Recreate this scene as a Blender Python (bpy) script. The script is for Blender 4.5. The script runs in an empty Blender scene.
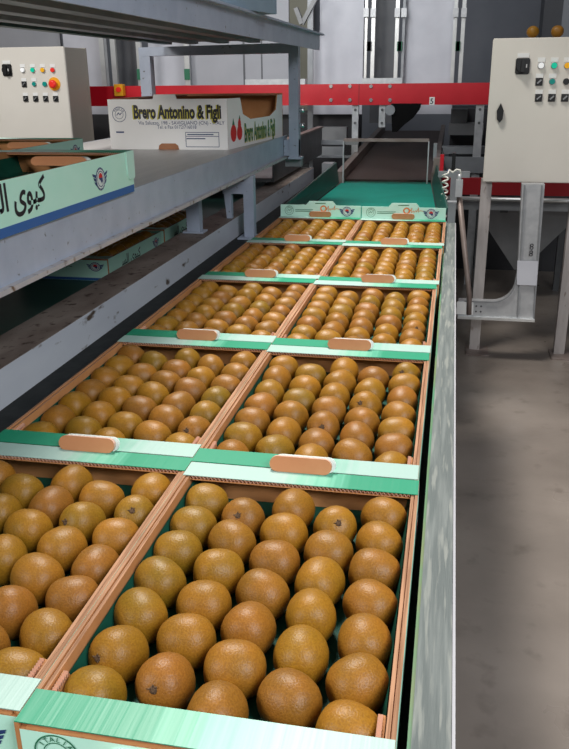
import bpy, bmesh, math, random
from mathutils import Vector, Matrix
random.seed(7)
C = bpy.context.scene.collection
PI = math.pi

# ------------------------------------------------------------------ camera
F = 800.0; EYE = 1.47
ROT = Matrix(((0.98036601, -0.05897883, 0.18815949),
              (0.19691653, 0.34273811, -0.91856109),
              (-0.01031377, 0.93757778, 0.34762269)))
cd = bpy.data.cameras.new('camera'); cam = bpy.data.objects.new('camera', cd); C.objects.link(cam)
cd.sensor_fit = 'HORIZONTAL'; cd.sensor_width = 36.0; cd.lens = F / 569 * 36.0
cd.clip_start = 0.02; cd.clip_end = 100
cam.matrix_world = Matrix.Translation((0, 0, EYE)) @ ROT.to_4x4()
bpy.context.scene.camera = cam

def at(px, py, y):
    r = ROT @ Vector((px - 284.5, -(py - 374.5), -F)); t = y / r.y
    return Vector((r.x * t, y, r.z * t + EYE))
def proj(p):
    c = ROT.transposed() @ (Vector(p) - Vector((0, 0, EYE)))
    return 284.5 + F * c.x / -c.z, 374.5 - F * c.y / -c.z

# ------------------------------------------------------------------ materials
M = {}
def mat(name, col, rough=0.5, metal=0.0, col2=None, nscale=8.0, stretch=(1, 1, 1), lo=0.35, hi=0.65,
        bump=0.0, bscale=60.0, coat=0.0, emit=0.0, spec=0.5, detail=6.0, extra=None):
    m = bpy.data.materials.new(name); m.use_nodes = True
    nt = m.node_tree; N = nt.nodes; L = nt.links
    b = N['Principled BSDF']
    b.inputs['Base Color'].default_value = (*col, 1); b.inputs['Roughness'].default_value = rough
    b.inputs['Metallic'].default_value = metal; b.inputs['Coat Weight'].default_value = coat
    b.inputs['Specular IOR Level'].default_value = spec
    if emit: b.inputs['Emission Color'].default_value = (*col, 1); b.inputs['Emission Strength'].default_value = emit
    tc = N.new('ShaderNodeTexCoord'); mp = N.new('ShaderNodeMapping'); mp.inputs['Scale'].default_value = stretch
    L.new(tc.outputs['Object'], mp.inputs['Vector'])
    last = None
    if col2:
        n = N.new('ShaderNodeTexNoise'); n.inputs['Scale'].default_value = nscale; n.inputs['Detail'].default_value = detail
        L.new(mp.outputs['Vector'], n.inputs['Vector'])
        r = N.new('ShaderNodeValToRGB'); r.color_ramp.elements[0].position = lo; r.color_ramp.elements[1].position = hi
        r.color_ramp.elements[0].color = (*col, 1); r.color_ramp.elements[1].color = (*col2, 1)
        L.new(n.outputs['Fac'], r.inputs['Fac']); L.new(r.outputs['Color'], b.inputs['Base Color']); last = r.outputs['Color']
    if extra:                       # second layer of wear: (colour, scale, stretch, lo, hi)
        c3, s3, st3, lo3, hi3 = extra
        mp3 = N.new('ShaderNodeMapping'); mp3.inputs['Scale'].default_value = st3; L.new(tc.outputs['Object'], mp3.inputs['Vector'])
        n = N.new('ShaderNodeTexNoise'); n.inputs['Scale'].default_value = s3; n.inputs['Detail'].default_value = 9; L.new(mp3.outputs['Vector'], n.inputs['Vector'])
        r = N.new('ShaderNodeValToRGB'); r.color_ramp.elements[0].position = lo3; r.color_ramp.elements[1].position = hi3
        L.new(n.outputs['Fac'], r.inputs['Fac'])
        mx = N.new('ShaderNodeMixRGB'); L.new(r.outputs['Color'], mx.inputs['Fac'])
        mx.inputs['Color1'].default_value = (*col, 1); mx.inputs['Color2'].default_value = (*c3, 1)
        if last: L.new(last, mx.inputs['Color1'])
        L.new(mx.outputs['Color'], b.inputs['Base Color'])
    if bump:
        n = N.new('ShaderNodeTexNoise'); n.inputs['Scale'].default_value = bscale; n.inputs['Detail'].default_value = 4
        L.new(mp.outputs['Vector'], n.inputs['Vector'])
        bp = N.new('ShaderNodeBump'); bp.inputs['Strength'].default_value = bump; bp.inputs['Distance'].default_value = 0.01
        L.new(n.outputs['Fac'], bp.inputs['Height']); L.new(bp.outputs['Normal'], b.inputs['Normal'])
    M[name] = m
    return m

mat('rack_paint', (.34, .39, .49), .36, 0, (.40, .45, .55), 14, bump=.03, extra=((.10, .09, .085), 60, (1, 1, 1), .66, .74))
mat('rack_lip', (.40, .40, .43), .45, 0, (.48, .45, .45), 20, extra=((.15, .09, .055), 45, (1, 1, 1), .58, .68))
mat('deck_metal', (.42, .41, .41), .36, .25, (.48, .465, .46), 30, (1, .1, 1))
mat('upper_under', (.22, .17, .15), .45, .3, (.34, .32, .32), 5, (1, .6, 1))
mat('rail_paint', (.075, .09, .088), .6, 0, (.125, .14, .135), 16, (6.0, .35, 1), .45, .62, bump=.08, bscale=90, extra=((.17, .18, .165), 30, (5, .35, 1), .54, .64))
mat('rail_bright', (.33, .33, .35), .5, .1)
mat('rail_green', (.05, .17, .09), .5, 0, (.12, .16, .06), 30, (1, .3, 1))
mat('channel_top', (.28, .235, .205), .6, .1, (.13, .095, .08), 9, (1, .5, 1), .35, .7, bump=.1, extra=((.045, .025, .02), 40, (1, .7, 1), .58, .68))
mat('channel_face', (.54, .57, .64), .35, .1, (.62, .65, .71), 8, (1, .3, 1), extra=((.10, .07, .05), 30, (1, .4, 1), .64, .72))
mat('belt_black', (.010, .012, .012), .6, 0, (.018, .02, .02), 30, bump=.05, spec=.2)
mat('belt_darkgreen', (.012, .06, .05), .5, 0, (.018, .075, .06), 12)
mat('belt_green', (.003, .21, .16), .6, 0, (.004, .24, .185), 7, bump=.03, spec=.25)
mat('chute_side', (.01, .06, .05), .4, 0, (.015, .075, .06), 10)
mat('belt_brown', (.045, .026, .022), .5, 0, (.058, .034, .028), 10, (1, .5, 1), bump=.05)
mat('dark_steel', (.085, .09, .095), .45, .3, (.12, .125, .13), 8)
mat('grey_steel', (.25, .265, .28), .42, .35, (.31, .325, .34), 10)
mat('galvanised', (.46, .475, .49), .42, .45, (.56, .57, .58), 25, bump=.02)
mat('aluminium', (.62, .63, .62), .3, .6, (.72, .73, .72), 12)
mat('red_paint', (.50, .006, .016), .34, 0, (.57, .010, .022), 6, coat=.2)
mat('red_dull', (.30, .006, .012), .5)
mat('cabinet_paint', (.68, .645, .58), .45, 0, (.71, .675, .61), 5, bump=.02, bscale=200)
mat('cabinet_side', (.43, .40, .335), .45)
mat('black_plastic', (.012, .012, .013), .35)
mat('chrome', (.7, .7, .7), .2, .9)
mat('label_white', (.8, .8, .78), .5)
mat('lamp_white', (.85, .86, .86), .25, emit=.25)
mat('lamp_green', (.0, .52, .32), .25, emit=.25)
mat('lamp_yellow', (.75, .36, .01), .25, emit=.25)
mat('lamp_red', (.75, .03, .02), .25, emit=.2)
mat('button_teal', (.0, .28, .24), .3)
mat('yellow_plastic', (.85, .40, .01), .4)
mat('white_panel', (.62, .63, .68), .5, 0, (.55, .56, .61), 6, bump=.02)
mat('wall_grey', (.20, .215, .25), .7, 0, (.23, .245, .28), 3, bump=.03)
mat('wall_olive', (.33, .32, .25), .7, 0, (.36, .35, .28), 3)
mat('pillar_pale', (.40, .42, .46), .7)
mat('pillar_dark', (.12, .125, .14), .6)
mat('panel_dark', (.10, .105, .115), .5, 0, (.13, .135, .145), 5)
mat('panel_mid', (.36, .37, .40), .5, 0, (.40, .41, .44), 4)
mat('kraft', (.44, .19, .065), .75, 0, (.50, .23, .085), 18, bump=.06, bscale=120)
mat('kraft_dark', (.33, .14, .07), .8, 0, (.40, .18, .09), 18)
mat('kraft_edge', (.20, .095, .045), .85, 0, (.38, .20, .11), 70, (6, .15, 1), .38, .62)
mat('flute', (.55, .30, .20), .8)
mat('tab_card', (.45, .19, .08), .75, 0, (.50, .225, .10), 20, bump=.05)
mat('tab_edge', (.55, .34, .26), .8)
mat('board_white', (.66, .74, .71), .55)
mat('print_mint', (.50, .85, .70), .5, 0, (.54, .87, .73), 20)
mat('board_pale', (.50, .80, .68), .5, 0, (.56, .83, .73), 9)
mat('print_green', (.012, .32, .17), .45, 0, (.02, .36, .20), 25)
mat('print_blue', (.03, .12, .36), .5)
mat('print_navy', (.02, .045, .16), .5)
mat('print_black', (.012, .012, .02), .5)
mat('print_red', (.62, .02, .02), .5)
mat('print_greentext', (.02, .16, .08), .5)
mat('print_orange', (.75, .22, .05), .5)
mat('print_yellow', (.62, .55, .06), .5)
mat('box_white', (.86, .85, .84), .5, 0, (.89, .88, .87), 8)
mat('liner', (.004, .055, .036), .6, 0, (.006, .07, .045), 20, bump=.03, spec=.2)
mat('pipe_brown', (.20, .15, .13), .45, .3, (.28, .23, .21), 15)
mat('cable_white', (.75, .72, .66), .45)
mat('hopper_grey', (.20, .205, .21), .45, .35, (.25, .255, .26), 5)
mat('machine_dark', (.035, .036, .04), .5, 0, (.05, .05, .055), 4)
mat('kiwi_end', (.10, .055, .025), .9, 0, (.055, .03, .015), 300)
mat('bluegrey_box', (.24, .33, .41), .45, 0, (.27, .36, .44), 8)
mat('rubber_black', (.004, .004, .004), .8, spec=.1, bump=.1, bscale=40)
mat('copper_wire', (.5, .2, .1), .4)

def print_ledge(name, flip):
    """printed board: green at one side running into white, fine vertical streaks of the flutes below"""
    m = mat(name, (.5, .5, .5), .42); nt = m.node_tree; N = nt.nodes; L = nt.links; b = N['Principled BSDF']
    tc = N.new('ShaderNodeTexCoord'); sep = N.new('ShaderNodeSeparateXYZ'); L.new(tc.outputs['Object'], sep.inputs[0])
    mp = N.new('ShaderNodeMapping'); mp.inputs['Scale'].default_value = (130, 4, 4); L.new(tc.outputs['Object'], mp.inputs['Vector'])
    n = N.new('ShaderNodeTexNoise'); n.inputs['Scale'].default_value = 1; L.new(mp.outputs['Vector'], n.inputs['Vector'])
    ma = N.new('ShaderNodeMath'); ma.operation = 'MULTIPLY_ADD'; ma.inputs[1].default_value = .07; L.new(n.outputs['Fac'], ma.inputs[0]); L.new(sep.outputs['X'], ma.inputs[2])
    r = N.new('ShaderNodeValToRGB'); e = r.color_ramp.elements
    g = (.010, .235, .125, 1); g2 = (.13, .42, .29, 1); w = (.31, .45, .40, 1)
    mr = N.new('ShaderNodeMapRange'); mr.inputs['From Min'].default_value = -.16; mr.inputs['From Max'].default_value = .20
    L.new(ma.outputs[0], mr.inputs['Value'])
    if not flip:
        e[0].position = .42; e[0].color = g; e[1].position = .76; e[1].color = w
        q = r.color_ramp.elements.new(.58); q.color = g2
    else:
        e[0].position = .46; e[0].color = w; e[1].position = .74; e[1].color = g
        q = r.color_ramp.elements.new(.62); q.color = g2
    L.new(mr.outputs[0], r.inputs['Fac']); L.new(r.outputs['Color'], b.inputs['Base Color'])
    bp = N.new('ShaderNodeBump'); bp.inputs['Strength'].default_value = .25; bp.inputs['Distance'].default_value = .002
    L.new(n.outputs['Fac'], bp.inputs['Height']); L.new(bp.outputs['Normal'], b.inputs['Normal'])
print_ledge('print_front', False); print_ledge('print_back', True)

def kiwi_material():
    m = mat('kiwi_skin', (.2, .1, .03), .5); nt = m.node_tree; N = nt.nodes; L = nt.links; b = N['Principled BSDF']
    tc = N.new('ShaderNodeTexCoord'); oi = N.new('ShaderNodeObjectInfo')
    off = N.new('ShaderNodeVectorMath'); off.operation = 'ADD'
    sc = N.new('ShaderNodeMath'); sc.operation = 'MULTIPLY'; sc.inputs[1].default_value = 31.0
    L.new(oi.outputs['Random'], sc.inputs[0]); L.new(tc.outputs['Object'], off.inputs[0]); L.new(sc.outputs[0], off.inputs[1])
    n1 = N.new('ShaderNodeTexNoise'); n1.inputs['Scale'].default_value = 22; n1.inputs['Detail'].default_value = 3; L.new(off.outputs[0], n1.inputs['Vector'])
    r1 = N.new('ShaderNodeValToRGB'); e = r1.color_ramp.elements
    e[0].position = .34; e[0].color = (.185, .092, .007, 1); e[1].position = .66; e[1].color = (.31, .124, .012, 1)
    L.new(n1.outputs['Fac'], r1.inputs['Fac'])
    # fruit to fruit: olive, golden, russet
    r2 = N.new('ShaderNodeValToRGB'); e = r2.color_ramp.elements
    e[0].position = 0; e[0].color = (.18, .125, .007, 1); e[1].position = 1; e[1].color = (.225, .085, .016, 1)
    q = e.new(.32); q.color = (.315, .155, .009, 1)
    L.new(oi.outputs['Random'], r2.inputs['Fac'])
    mx = N.new('ShaderNodeMixRGB'); mx.inputs['Fac'].default_value = .5; L.new(r1.outputs['Color'], mx.inputs['Color1']); L.new(r2.outputs['Color'], mx.inputs['Color2'])
    n2 = N.new('ShaderNodeTexNoise'); n2.inputs['Scale'].default_value = 520; n2.inputs['Detail'].default_value = 2; L.new(off.outputs[0], n2.inputs['Vector'])
    r3 = N.new('ShaderNodeValToRGB'); e = r3.color_ramp.elements
    e[0].position = .36; e[0].color = (.66, .60, .55, 1); e[1].position = .62; e[1].color = (1.06, 1.06, 1.06, 1)
    L.new(n2.outputs['Fac'], r3.inputs['Fac'])
    mu = N.new('ShaderNodeMixRGB'); mu.blend_type = 'MULTIPLY'; mu.inputs['Fac'].default_value = .6
    L.new(mx.outputs['Color'], mu.inputs['Color1']); L.new(r3.outputs['Color'], mu.inputs['Color2'])
    L.new(mu.outputs['Color'], b.inputs['Base Color'])
    b.inputs['Roughness'].default_value = .44; b.inputs['Specular IOR Level'].default_value = .32
    b.inputs['Sheen Weight'].default_value = .0; b.inputs['Sheen Roughness'].default_value = .4; b.inputs['Sheen Tint'].default_value = (1, .75, .45, 1)
    bp = N.new('ShaderNodeBump'); bp.inputs['Strength'].default_value = .25; bp.inputs['Distance'].default_value = .002
    L.new(n2.outputs['Fac'], bp.inputs['Height']); L.new(bp.outputs['Normal'], b.inputs['Normal'])
kiwi_material()

def floor_material():
    m = mat('concrete', (.2, .19, .18), .4); nt = m.node_tree; N = nt.nodes; L = nt.links; b = N['Principled BSDF']
    tc = N.new('ShaderNodeTexCoord')
    def noise(s, d=6, st=(1, 1, 1)):
        mp = N.new('ShaderNodeMapping'); mp.inputs['Scale'].default_value = st; L.new(tc.outputs['Object'], mp.inputs['Vector'])
        n = N.new('ShaderNodeTexNoise'); n.inputs['Scale'].default_value = s; n.inputs['Detail'].default_value = d; L.new(mp.outputs['Vector'], n.inputs['Vector']); return n
    n1 = noise(1.6, 8); r = N.new('ShaderNodeValToRGB'); e = r.color_ramp.elements
    e[0].position = .32; e[0].color = (.145, .122, .105, 1); e[1].position = .68; e[1].color = (.255, .218, .19, 1)
    L.new(n1.outputs['Fac'], r.inputs['Fac'])
    n2 = noise(9, 8); r2 = N.new('ShaderNodeValToRGB'); e = r2.color_ramp.elements
    e[0].position = .27; e[0].color = (.45, .42, .4, 1); e[1].position = .42; e[1].color = (1, 1, 1, 1); L.new(n2.outputs['Fac'], r2.inputs['Fac'])
    mu = N.new('ShaderNodeMixRGB'); mu.blend_type = 'MULTIPLY'; mu.inputs['Fac'].default_value = .55
    L.new(r.outputs['Color'], mu.inputs['Color1']); L.new(r2.outputs['Color'], mu.inputs['Color2'])
    L.new(mu.outputs['Color'], b.inputs['Base Color'])
    n3 = noise(2.3, 4); r3 = N.new('ShaderNodeMapRange'); r3.inputs['From Min'].default_value = .35; r3.inputs['From Max'].default_value = .65
    r3.inputs['To Min'].default_value = .26; r3.inputs['To Max'].default_value = .5
    L.new(n3.outputs['Fac'], r3.inputs['Value']); L.new(r3.outputs[0], b.inputs['Roughness'])
    b.inputs['Specular IOR Level'].default_value = .5
    n4 = noise(40, 5); bp = N.new('ShaderNodeBump'); bp.inputs['Strength'].default_value = .08; bp.inputs['Distance'].default_value = .01
    L.new(n4.outputs['Fac'], bp.inputs['Height']); L.new(bp.outputs['Normal'], b.inputs['Normal'])
floor_material()

gm = bpy.data.materials.new('clear_plastic'); gm.use_nodes = True
b = gm.node_tree.nodes['Principled BSDF']; b.inputs['Transmission Weight'].default_value = 1; b.inputs['Roughness'].default_value = .06
b.inputs['IOR'].default_value = 1.1; b.inputs['Base Color'].default_value = (.86, .84, .80, 1); M['clear_plastic'] = gm

# ------------------------------------------------------------------ mesh building
class MB:
    def __init__(s): s.bm = bmesh.new(); s.mats = []
    def mi(s, m):
        if m not in s.mats: s.mats.append(m)
        return s.mats.index(m)
    def poly(s, pts, m=None, smooth=False):
        f = s.bm.faces.new([s.bm.verts.new(p) for p in pts]); f.material_index = s.mi(m); f.smooth = smooth; return f
    def hexa(s, p, m=None, top=None, mats=None):
        v = [s.bm.verts.new(q) for q in p]
        for k, q in enumerate(((0, 3, 2, 1), (4, 5, 6, 7), (0, 1, 5, 4), (1, 2, 6, 5), (2, 3, 7, 6), (3, 0, 4, 7))):
            f = s.bm.faces.new([v[i] for i in q]); mm = m
            if k == 1 and top: mm = top
            if mats and k in mats: mm = mats[k]       # 0 bottom 1 top 2 -y 3 +x 4 +y 5 -x
            f.material_index = s.mi(mm)
        return s
    def box(s, x0, x1, y0, y1, z0, z1, m=None, top=None, mats=None):
        return s.hexa([(x0, y0, z0), (x1, y0, z0), (x1, y1, z0), (x0, y1, z0), (x0, y0, z1), (x1, y0, z1), (x1, y1, z1), (x0, y1, z1)], m, top, mats)
    def bar(s, p, q, w, h, m=None, up=(0, 0, 1)):
        p, q = Vector(p), Vector(q); d = (q - p).normalized(); u = Vector(up)
        if abs(d.dot(u)) > .98: u = Vector((0, 1, 0))
        a = d.cross(u).normalized(); c = a.cross(d)
        a *= w / 2; c *= h / 2
        return s.hexa([p - a - c, p + a - c, q + a - c, q - a - c, p - a + c, p + a + c, q + a + c, q - a + c], m)
    def tube(s, pts, r, m=None, n=10, caps=True):
        pts = [Vector(p) for p in pts]; rings = []; pu = None
        for i, p in enumerate(pts):
            d = (pts[min(i + 1, len(pts) - 1)] - pts[max(i - 1, 0)]).normalized()
            u = pu if pu is not None else (Vector((0, 0, 1)) if abs(d.z) < .9 else Vector((1, 0, 0)))
            a = d.cross(u).normalized(); c = a.cross(d).normalized(); pu = c
            rr = r[i] if isinstance(r, (list, tuple)) else r
            rings.append([s.bm.verts.new(p + rr * (math.cos(2 * PI * k / n) * a + math.sin(2 * PI * k / n) * c)) for k in range(n)])
        for i in range(len(rings) - 1):
            for k in range(n):
                f = s.bm.faces.new((rings[i][k], rings[i][(k + 1) % n], rings[i + 1][(k + 1) % n], rings[i + 1][k])); f.smooth = True; f.material_index = s.mi(m)
        if caps:
            for rg in (rings[0][::-1], rings[-1]): s.bm.faces.new(rg).material_index = s.mi(m)
        return s
    def prism(s, pts, d, m=None, front=None):
        """polygon pts (3d) extruded by vector d"""
        d = Vector(d); a = [s.bm.verts.new(p) for p in pts]; c = [s.bm.verts.new(Vector(p) + d) for p in pts]; n = len(pts)
        s.bm.faces.new(a).material_index = s.mi(front or m); s.bm.faces.new(c[::-1]).material_index = s.mi(m)
        for i in range(n):
            s.bm.faces.new((a[(i + 1) % n], a[i], c[i], c[(i + 1) % n])).material_index = s.mi(m)
        return s
    def build(s, name, m=None, parent=None, local=False, bevel=0, recalc=True):
        if recalc: bmesh.ops.recalc_face_normals(s.bm, faces=s.bm.faces)
        if bevel:
            bmesh.ops.bevel(s.bm, geom=[e for e in s.bm.edges], offset=bevel, segments=2, affect='EDGES', clamp_overlap=True)
        me = bpy.data.meshes.new(name)
        if parent is not None and not local:
            o = Vector((0, 0, 0)); q = parent
            while q: o += Vector(q.location); q = q.parent
            for v in s.bm.verts: v.co -= o
        s.bm.to_mesh(me); s.bm.free()
        for k in s.mats: me.materials.append(M[k or m])
        ob = bpy.data.objects.new(name, me); C.objects.link(ob)
        if parent is not None: ob.parent = parent
        return ob
def tag(o, label=None, cat=None, group=None, kind=None):
    if label: o['label'] = label
    if cat: o['category'] = cat
    if group: o['group'] = group
    if kind: o['kind'] = kind
    elif o.name.startswith('partition_board'): o['kind'] = 'thing'
    return o
def thing(name, label, cat, loc=(0, 0, 0), group=None):
    o = bpy.data.objects.new(name, None); o.empty_display_size = .05; C.objects.link(o); o.location = loc
    return tag(o, label, cat, group)
def copy_tree(o, parent=None):
    c = o.copy(); C.objects.link(c)
    if parent is not None: c.parent = parent
    for ch in list(o.children): copy_tree(ch, c)
    return c
def single(mb, name, m, label, cat, group=None, loc=None, bevel=0):
    """a thing that is one mesh, origin moved to its base"""
    ob = mb.build(name, m, bevel=bevel)
    xs = [v.co for v in ob.data.vertices]
    o = Vector(loc) if loc else Vector((sum(v.x for v in xs) / len(xs), sum(v.y for v in xs) / len(xs), min(v.z for v in xs)))
    ob.data.transform(Matrix.Translation(-o)); ob.location = o
    return tag(ob, label, cat, group)

# flat print: frame = (origin, u, v); text and shapes lie a hair above the board
def frame_matrix(o, u, v):
    u, v = Vector(u).normalized(), Vector(v).normalized(); n = u.cross(v)
    return Matrix(((u.x, v.x, n.x, o[0]), (u.y, v.y, n.y, o[1]), (u.z, v.z, n.z, o[2]), (0, 0, 0, 1)))
def text_into(mb, body, size, m, fm, x, y, xs=1.0, bold=0.0, lift=.0006, align='LEFT', rot=0.0):
    cu = bpy.data.curves.new('t', 'FONT'); cu.body = body; cu.size = size; cu.align_x = align; cu.offset = bold; cu.resolution_u = 3
    ob = bpy.data.objects.new('t', cu); C.objects.link(ob)
    dg = bpy.context.evaluated_depsgraph_get(); me = bpy.data.meshes.new_from_object(ob.evaluated_get(dg))
    me.transform(fm @ Matrix.Translation((x, y, lift)) @ Matrix.Rotation(rot, 4, 'Z') @ Matrix.Diagonal((xs, 1, 1, 1)))
    k = mb.mi(m); n0 = len(mb.bm.faces)
    mb.bm.from_mesh(me); mb.bm.faces.ensure_lookup_table()
    for f in mb.bm.faces[n0:]: f.material_index = k
    bpy.data.objects.remove(ob); bpy.data.curves.remove(cu); bpy.data.meshes.remove(me)
def shape_into(mb, pts, m, fm, lift=.0006):
    mb.poly([fm @ Vector((p[0], p[1], lift)) for p in pts], m)
def circ(cx, cy, r, n=24, a0=0, a1=2 * PI, ry=None):
    full = abs(a1 - a0 - 2 * PI) < 1e-6
    return [(cx + r * math.cos(a0 + (a1 - a0) * i / (n if full else n - 1)), cy + (ry or r) * math.sin(a0 + (a1 - a0) * i / (n if full else n - 1))) for i in range(n)]
def ring_into(mb, cx, cy, r0, r1, m, fm, lift=.0006, n=28, a0=0, a1=2 * PI):
    for i in range(n):
        a, b2 = a0 + (a1 - a0) * i / n, a0 + (a1 - a0) * (i + 1) / n
        shape_into(mb, [(cx + r0 * math.cos(a), cy + r0 * math.sin(a)), (cx + r1 * math.cos(a), cy + r1 * math.sin(a)),
                        (cx + r1 * math.cos(b2), cy + r1 * math.sin(b2)), (cx + r0 * math.cos(b2), cy + r0 * math.sin(b2))], m, fm, lift)
def line_into(mb, pts, w, m, fm, lift=.0007):
    for (x0, y0), (x1, y1) in zip(pts, pts[1:]):
        d = Vector((x1 - x0, y1 - y0)); n = Vector((-d.y, d.x)).normalized() * w / 2; e = d.normalized() * w * .3
        shape_into(mb, [(x0 - e.x - n.x, y0 - e.y - n.y), (x1 + e.x - n.x, y1 + e.y - n.y), (x1 + e.x + n.x, y1 + e.y + n.y), (x0 - e.x + n.x, y0 - e.y + n.y)], m, fm, lift)
def emblem(mb, cx, cy, r, fm):
    for sgn in (-1, 1):                                   # wings
        for k in range(3):
            x0, x1 = cx + sgn * r * .85, cx + sgn * r * (1.62 - .16 * k); y = cy + r * (.42 - .34 * k)
            shape_into(mb, [(x0, y - r * .30), (x0, y - r * .02), (x1, y + r * .18), (x1 - sgn * r * .1, y - r * .06)][::sgn], 'print_navy', fm, .0004)
    shape_into(mb, circ(cx, cy, r * 1.0), 'print_navy', fm, .0006)
    ring_into(mb, cx, cy, r * .70, r * .84, 'board_white', fm, .0008)
    shape_into(mb, circ(cx, cy, r * .62), 'board_white', fm, .0009)
    shape_into(mb, circ(cx, cy + r * .1, r * .42, 14, 0, PI), 'print_red', fm, .0011)
    shape_into(mb, [(cx - r * .42, cy + r * .1), (cx - r * .1, cy - r * .12), (cx + r * .18, cy - r * .42), (cx + r * .42, cy - r * .2), (cx + r * .40, cy + r * .1)], 'print_navy', fm, .0012)
    for k in range(16):
        a = 2 * PI * k / 16 + .1
        shape_into(mb, circ(cx + r * .92 * math.cos(a), cy + r * .92 * math.sin(a), r * .045, 6), 'board_white', fm, .0011)
def stamp(mb, cx, cy, r, fm, m='print_greentext', words='ITALIA'):
    ring_into(mb, cx, cy, r * .93, r, m, fm); ring_into(mb, cx, cy, r * .55, r * .60, m, fm)
    for i, ch in enumerate(words):
        a = PI * .80 - i * PI * .60 / (len(words) - 1)
        text_into(mb, ch, r * .36, m, fm, cx + r * .64 * math.cos(a), cy + r * .64 * math.sin(a), align='CENTER', rot=a - PI / 2, bold=r * .004)
    line_into(mb, [(cx - r * .35, cy - r * .1), (cx - r * .1, cy + r * .2), (cx + r * .1, cy - r * .05), (cx + r * .35, cy + r * .2)], r * .1, m, fm)
def script_line(mb, x, y, s, fm, m='print_black'):
    line_into(mb, [(x, y), (x + .2 * s, y + .25 * s), (x + .1 * s, y - .1 * s), (x + .4 * s, y + .5 * s), (x + .35 * s, y - .1 * s), (x + .6 * s, y + .15 * s), (x + .7 * s, y - .05 * s), (x + .9 * s, y + .2 * s),
                   (x + 1.0 * s, y), (x + 1.25 * s, y + .55 * s), (x + 1.2 * s, y), (x + 1.45 * s, y + .2 * s), (x + 1.8 * s, y + .1 * s)], s * .06, m, fm)
ARABIC = '\ufeb4\ufedf\ufe8d \ufeef\ufeee\ufef4\ufedb'      # drawn left to right, shaped letter forms

# ------------------------------------------------------------------ setting
mb = MB(); mb.box(-8, 2.6, -3, 9.2, -.1, 0, 'concrete'); f = mb.build('floor'); tag(f, kind='structure')
mb = MB(); mb.box(-8, 2.6, 9.0, 9.2, 0, 4.2, 'wall_grey'); tag(mb.build('wall_back'), kind='structure')
mb = MB(); mb.box(-8.2, -8, -3, 9.2, 0, 4.2, 'wall_grey'); tag(mb.build('wall_left'), kind='structure')
mb = MB(); mb.box(2.6, 2.8, -3, 9.2, 0, 4.2, 'wall_grey'); tag(mb.build('wall_right_blocker'), kind='structure')  # out of view, added to block light coming from the right
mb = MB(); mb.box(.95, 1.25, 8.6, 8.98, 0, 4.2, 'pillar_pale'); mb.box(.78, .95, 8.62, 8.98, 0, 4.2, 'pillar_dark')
tag(mb.build('trim_1'), kind='structure')
mb = MB(); mb.box(-2.4, -1.42, 8.5, 8.6, 0, 4.2, 'wall_olive'); tag(mb.build('wall_partition'), kind='structure')

# ------------------------------------------------------------------ main conveyor
BX = -.86
conv = thing('belt_conveyor', 'dark belt conveyor carrying two columns of kiwi trays between two grey steel rails', 'conveyor', (-.42, 1.4, 0))
mb = MB(); mb.box(-.765, -.008, -.35, 3.25, .850, .860); mb.build('belt', 'belt_black', conv)
mb = MB(); mb.box(-.35, -.0, 0, 0, 0, 0) if False else None
mb = MB()
mb.box(-.004, .030, -.35, 3.22, .924, .930, 'rail_paint'); mb.box(.026, .0305, -.35, 3.22, .78, .925, 'rail_paint')
mb.box(.0305, .0335, -.35, 3.22, .90, .929, 'rail_bright'); mb.box(-.0075, -.004, -.35, 3.22, .80, .9285, 'rail_green')
r = mb.build('side_rail', 'rail_paint', conv); r['label'] = 'scratched grey right-hand rail with green inner edge'
mb = MB()
mb.hexa([(-.985, .1, .905), (BX, .1, .905), (BX, 5.2, .905), (-.985, 5.2, .905), (-.985, .1, .925), (BX, .1, .93), (BX, 5.2, .93), (-.985, 5.2, .925)], 'channel_top')
mb.box(BX - .004, BX + .001, .1, 5.2, .845, .9285, 'channel_face'); mb.box(-.985, -.98, .1, 5.2, .78, .91, 'channel_top')
r = mb.build('side_channel', 'channel_top', conv); r['label'] = 'wide grey left-hand channel with rusty top'
mb = MB(); mb.box(BX, -.765, .1, 5.2, .838, .848, 'belt_black'); mb.build('frame_ledge', 'belt_black', conv)
mb = MB(); mb.box(-.7, -.69, -.35, 3.2, .8602, .868, 'dark_steel'); mb.build('guide_strip', 'dark_steel', conv)
mb = MB(); mb.box(-.86, -.85, -.35, 3.2, .74, .838, 'dark_steel'); mb.box(-.02, -.01, -.35, 3.2, .74, .85, 'dark_steel')
for y in (.1, 1.1, 2.1, 3.1): mb.box(-.85, -.02, y, y + .04, .76, .80, 'dark_steel')
mb.build('under_frame', 'dark_steel', conv)
for x in (-.88, -.02):
    for y in (.35, 1.75, 3.05):
        mb = MB(); mb.box(x - .02, x + .02, y - .02, y + .02, .008, .79, 'grey_steel'); mb.box(x - .05, x + .05, y - .05, y + .05, 0, .008, 'grey_steel'); mb.build('leg', 'grey_steel', conv)
mb = MB(); mb.box(.0, .028, 3.222, 3.26, .80, 1.005, 'grey_steel'); mb.box(-.004, .032, 3.22, 3.262, 1.005, 1.01, 'grey_steel'); mb.build('end_post', 'grey_steel', conv)

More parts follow.
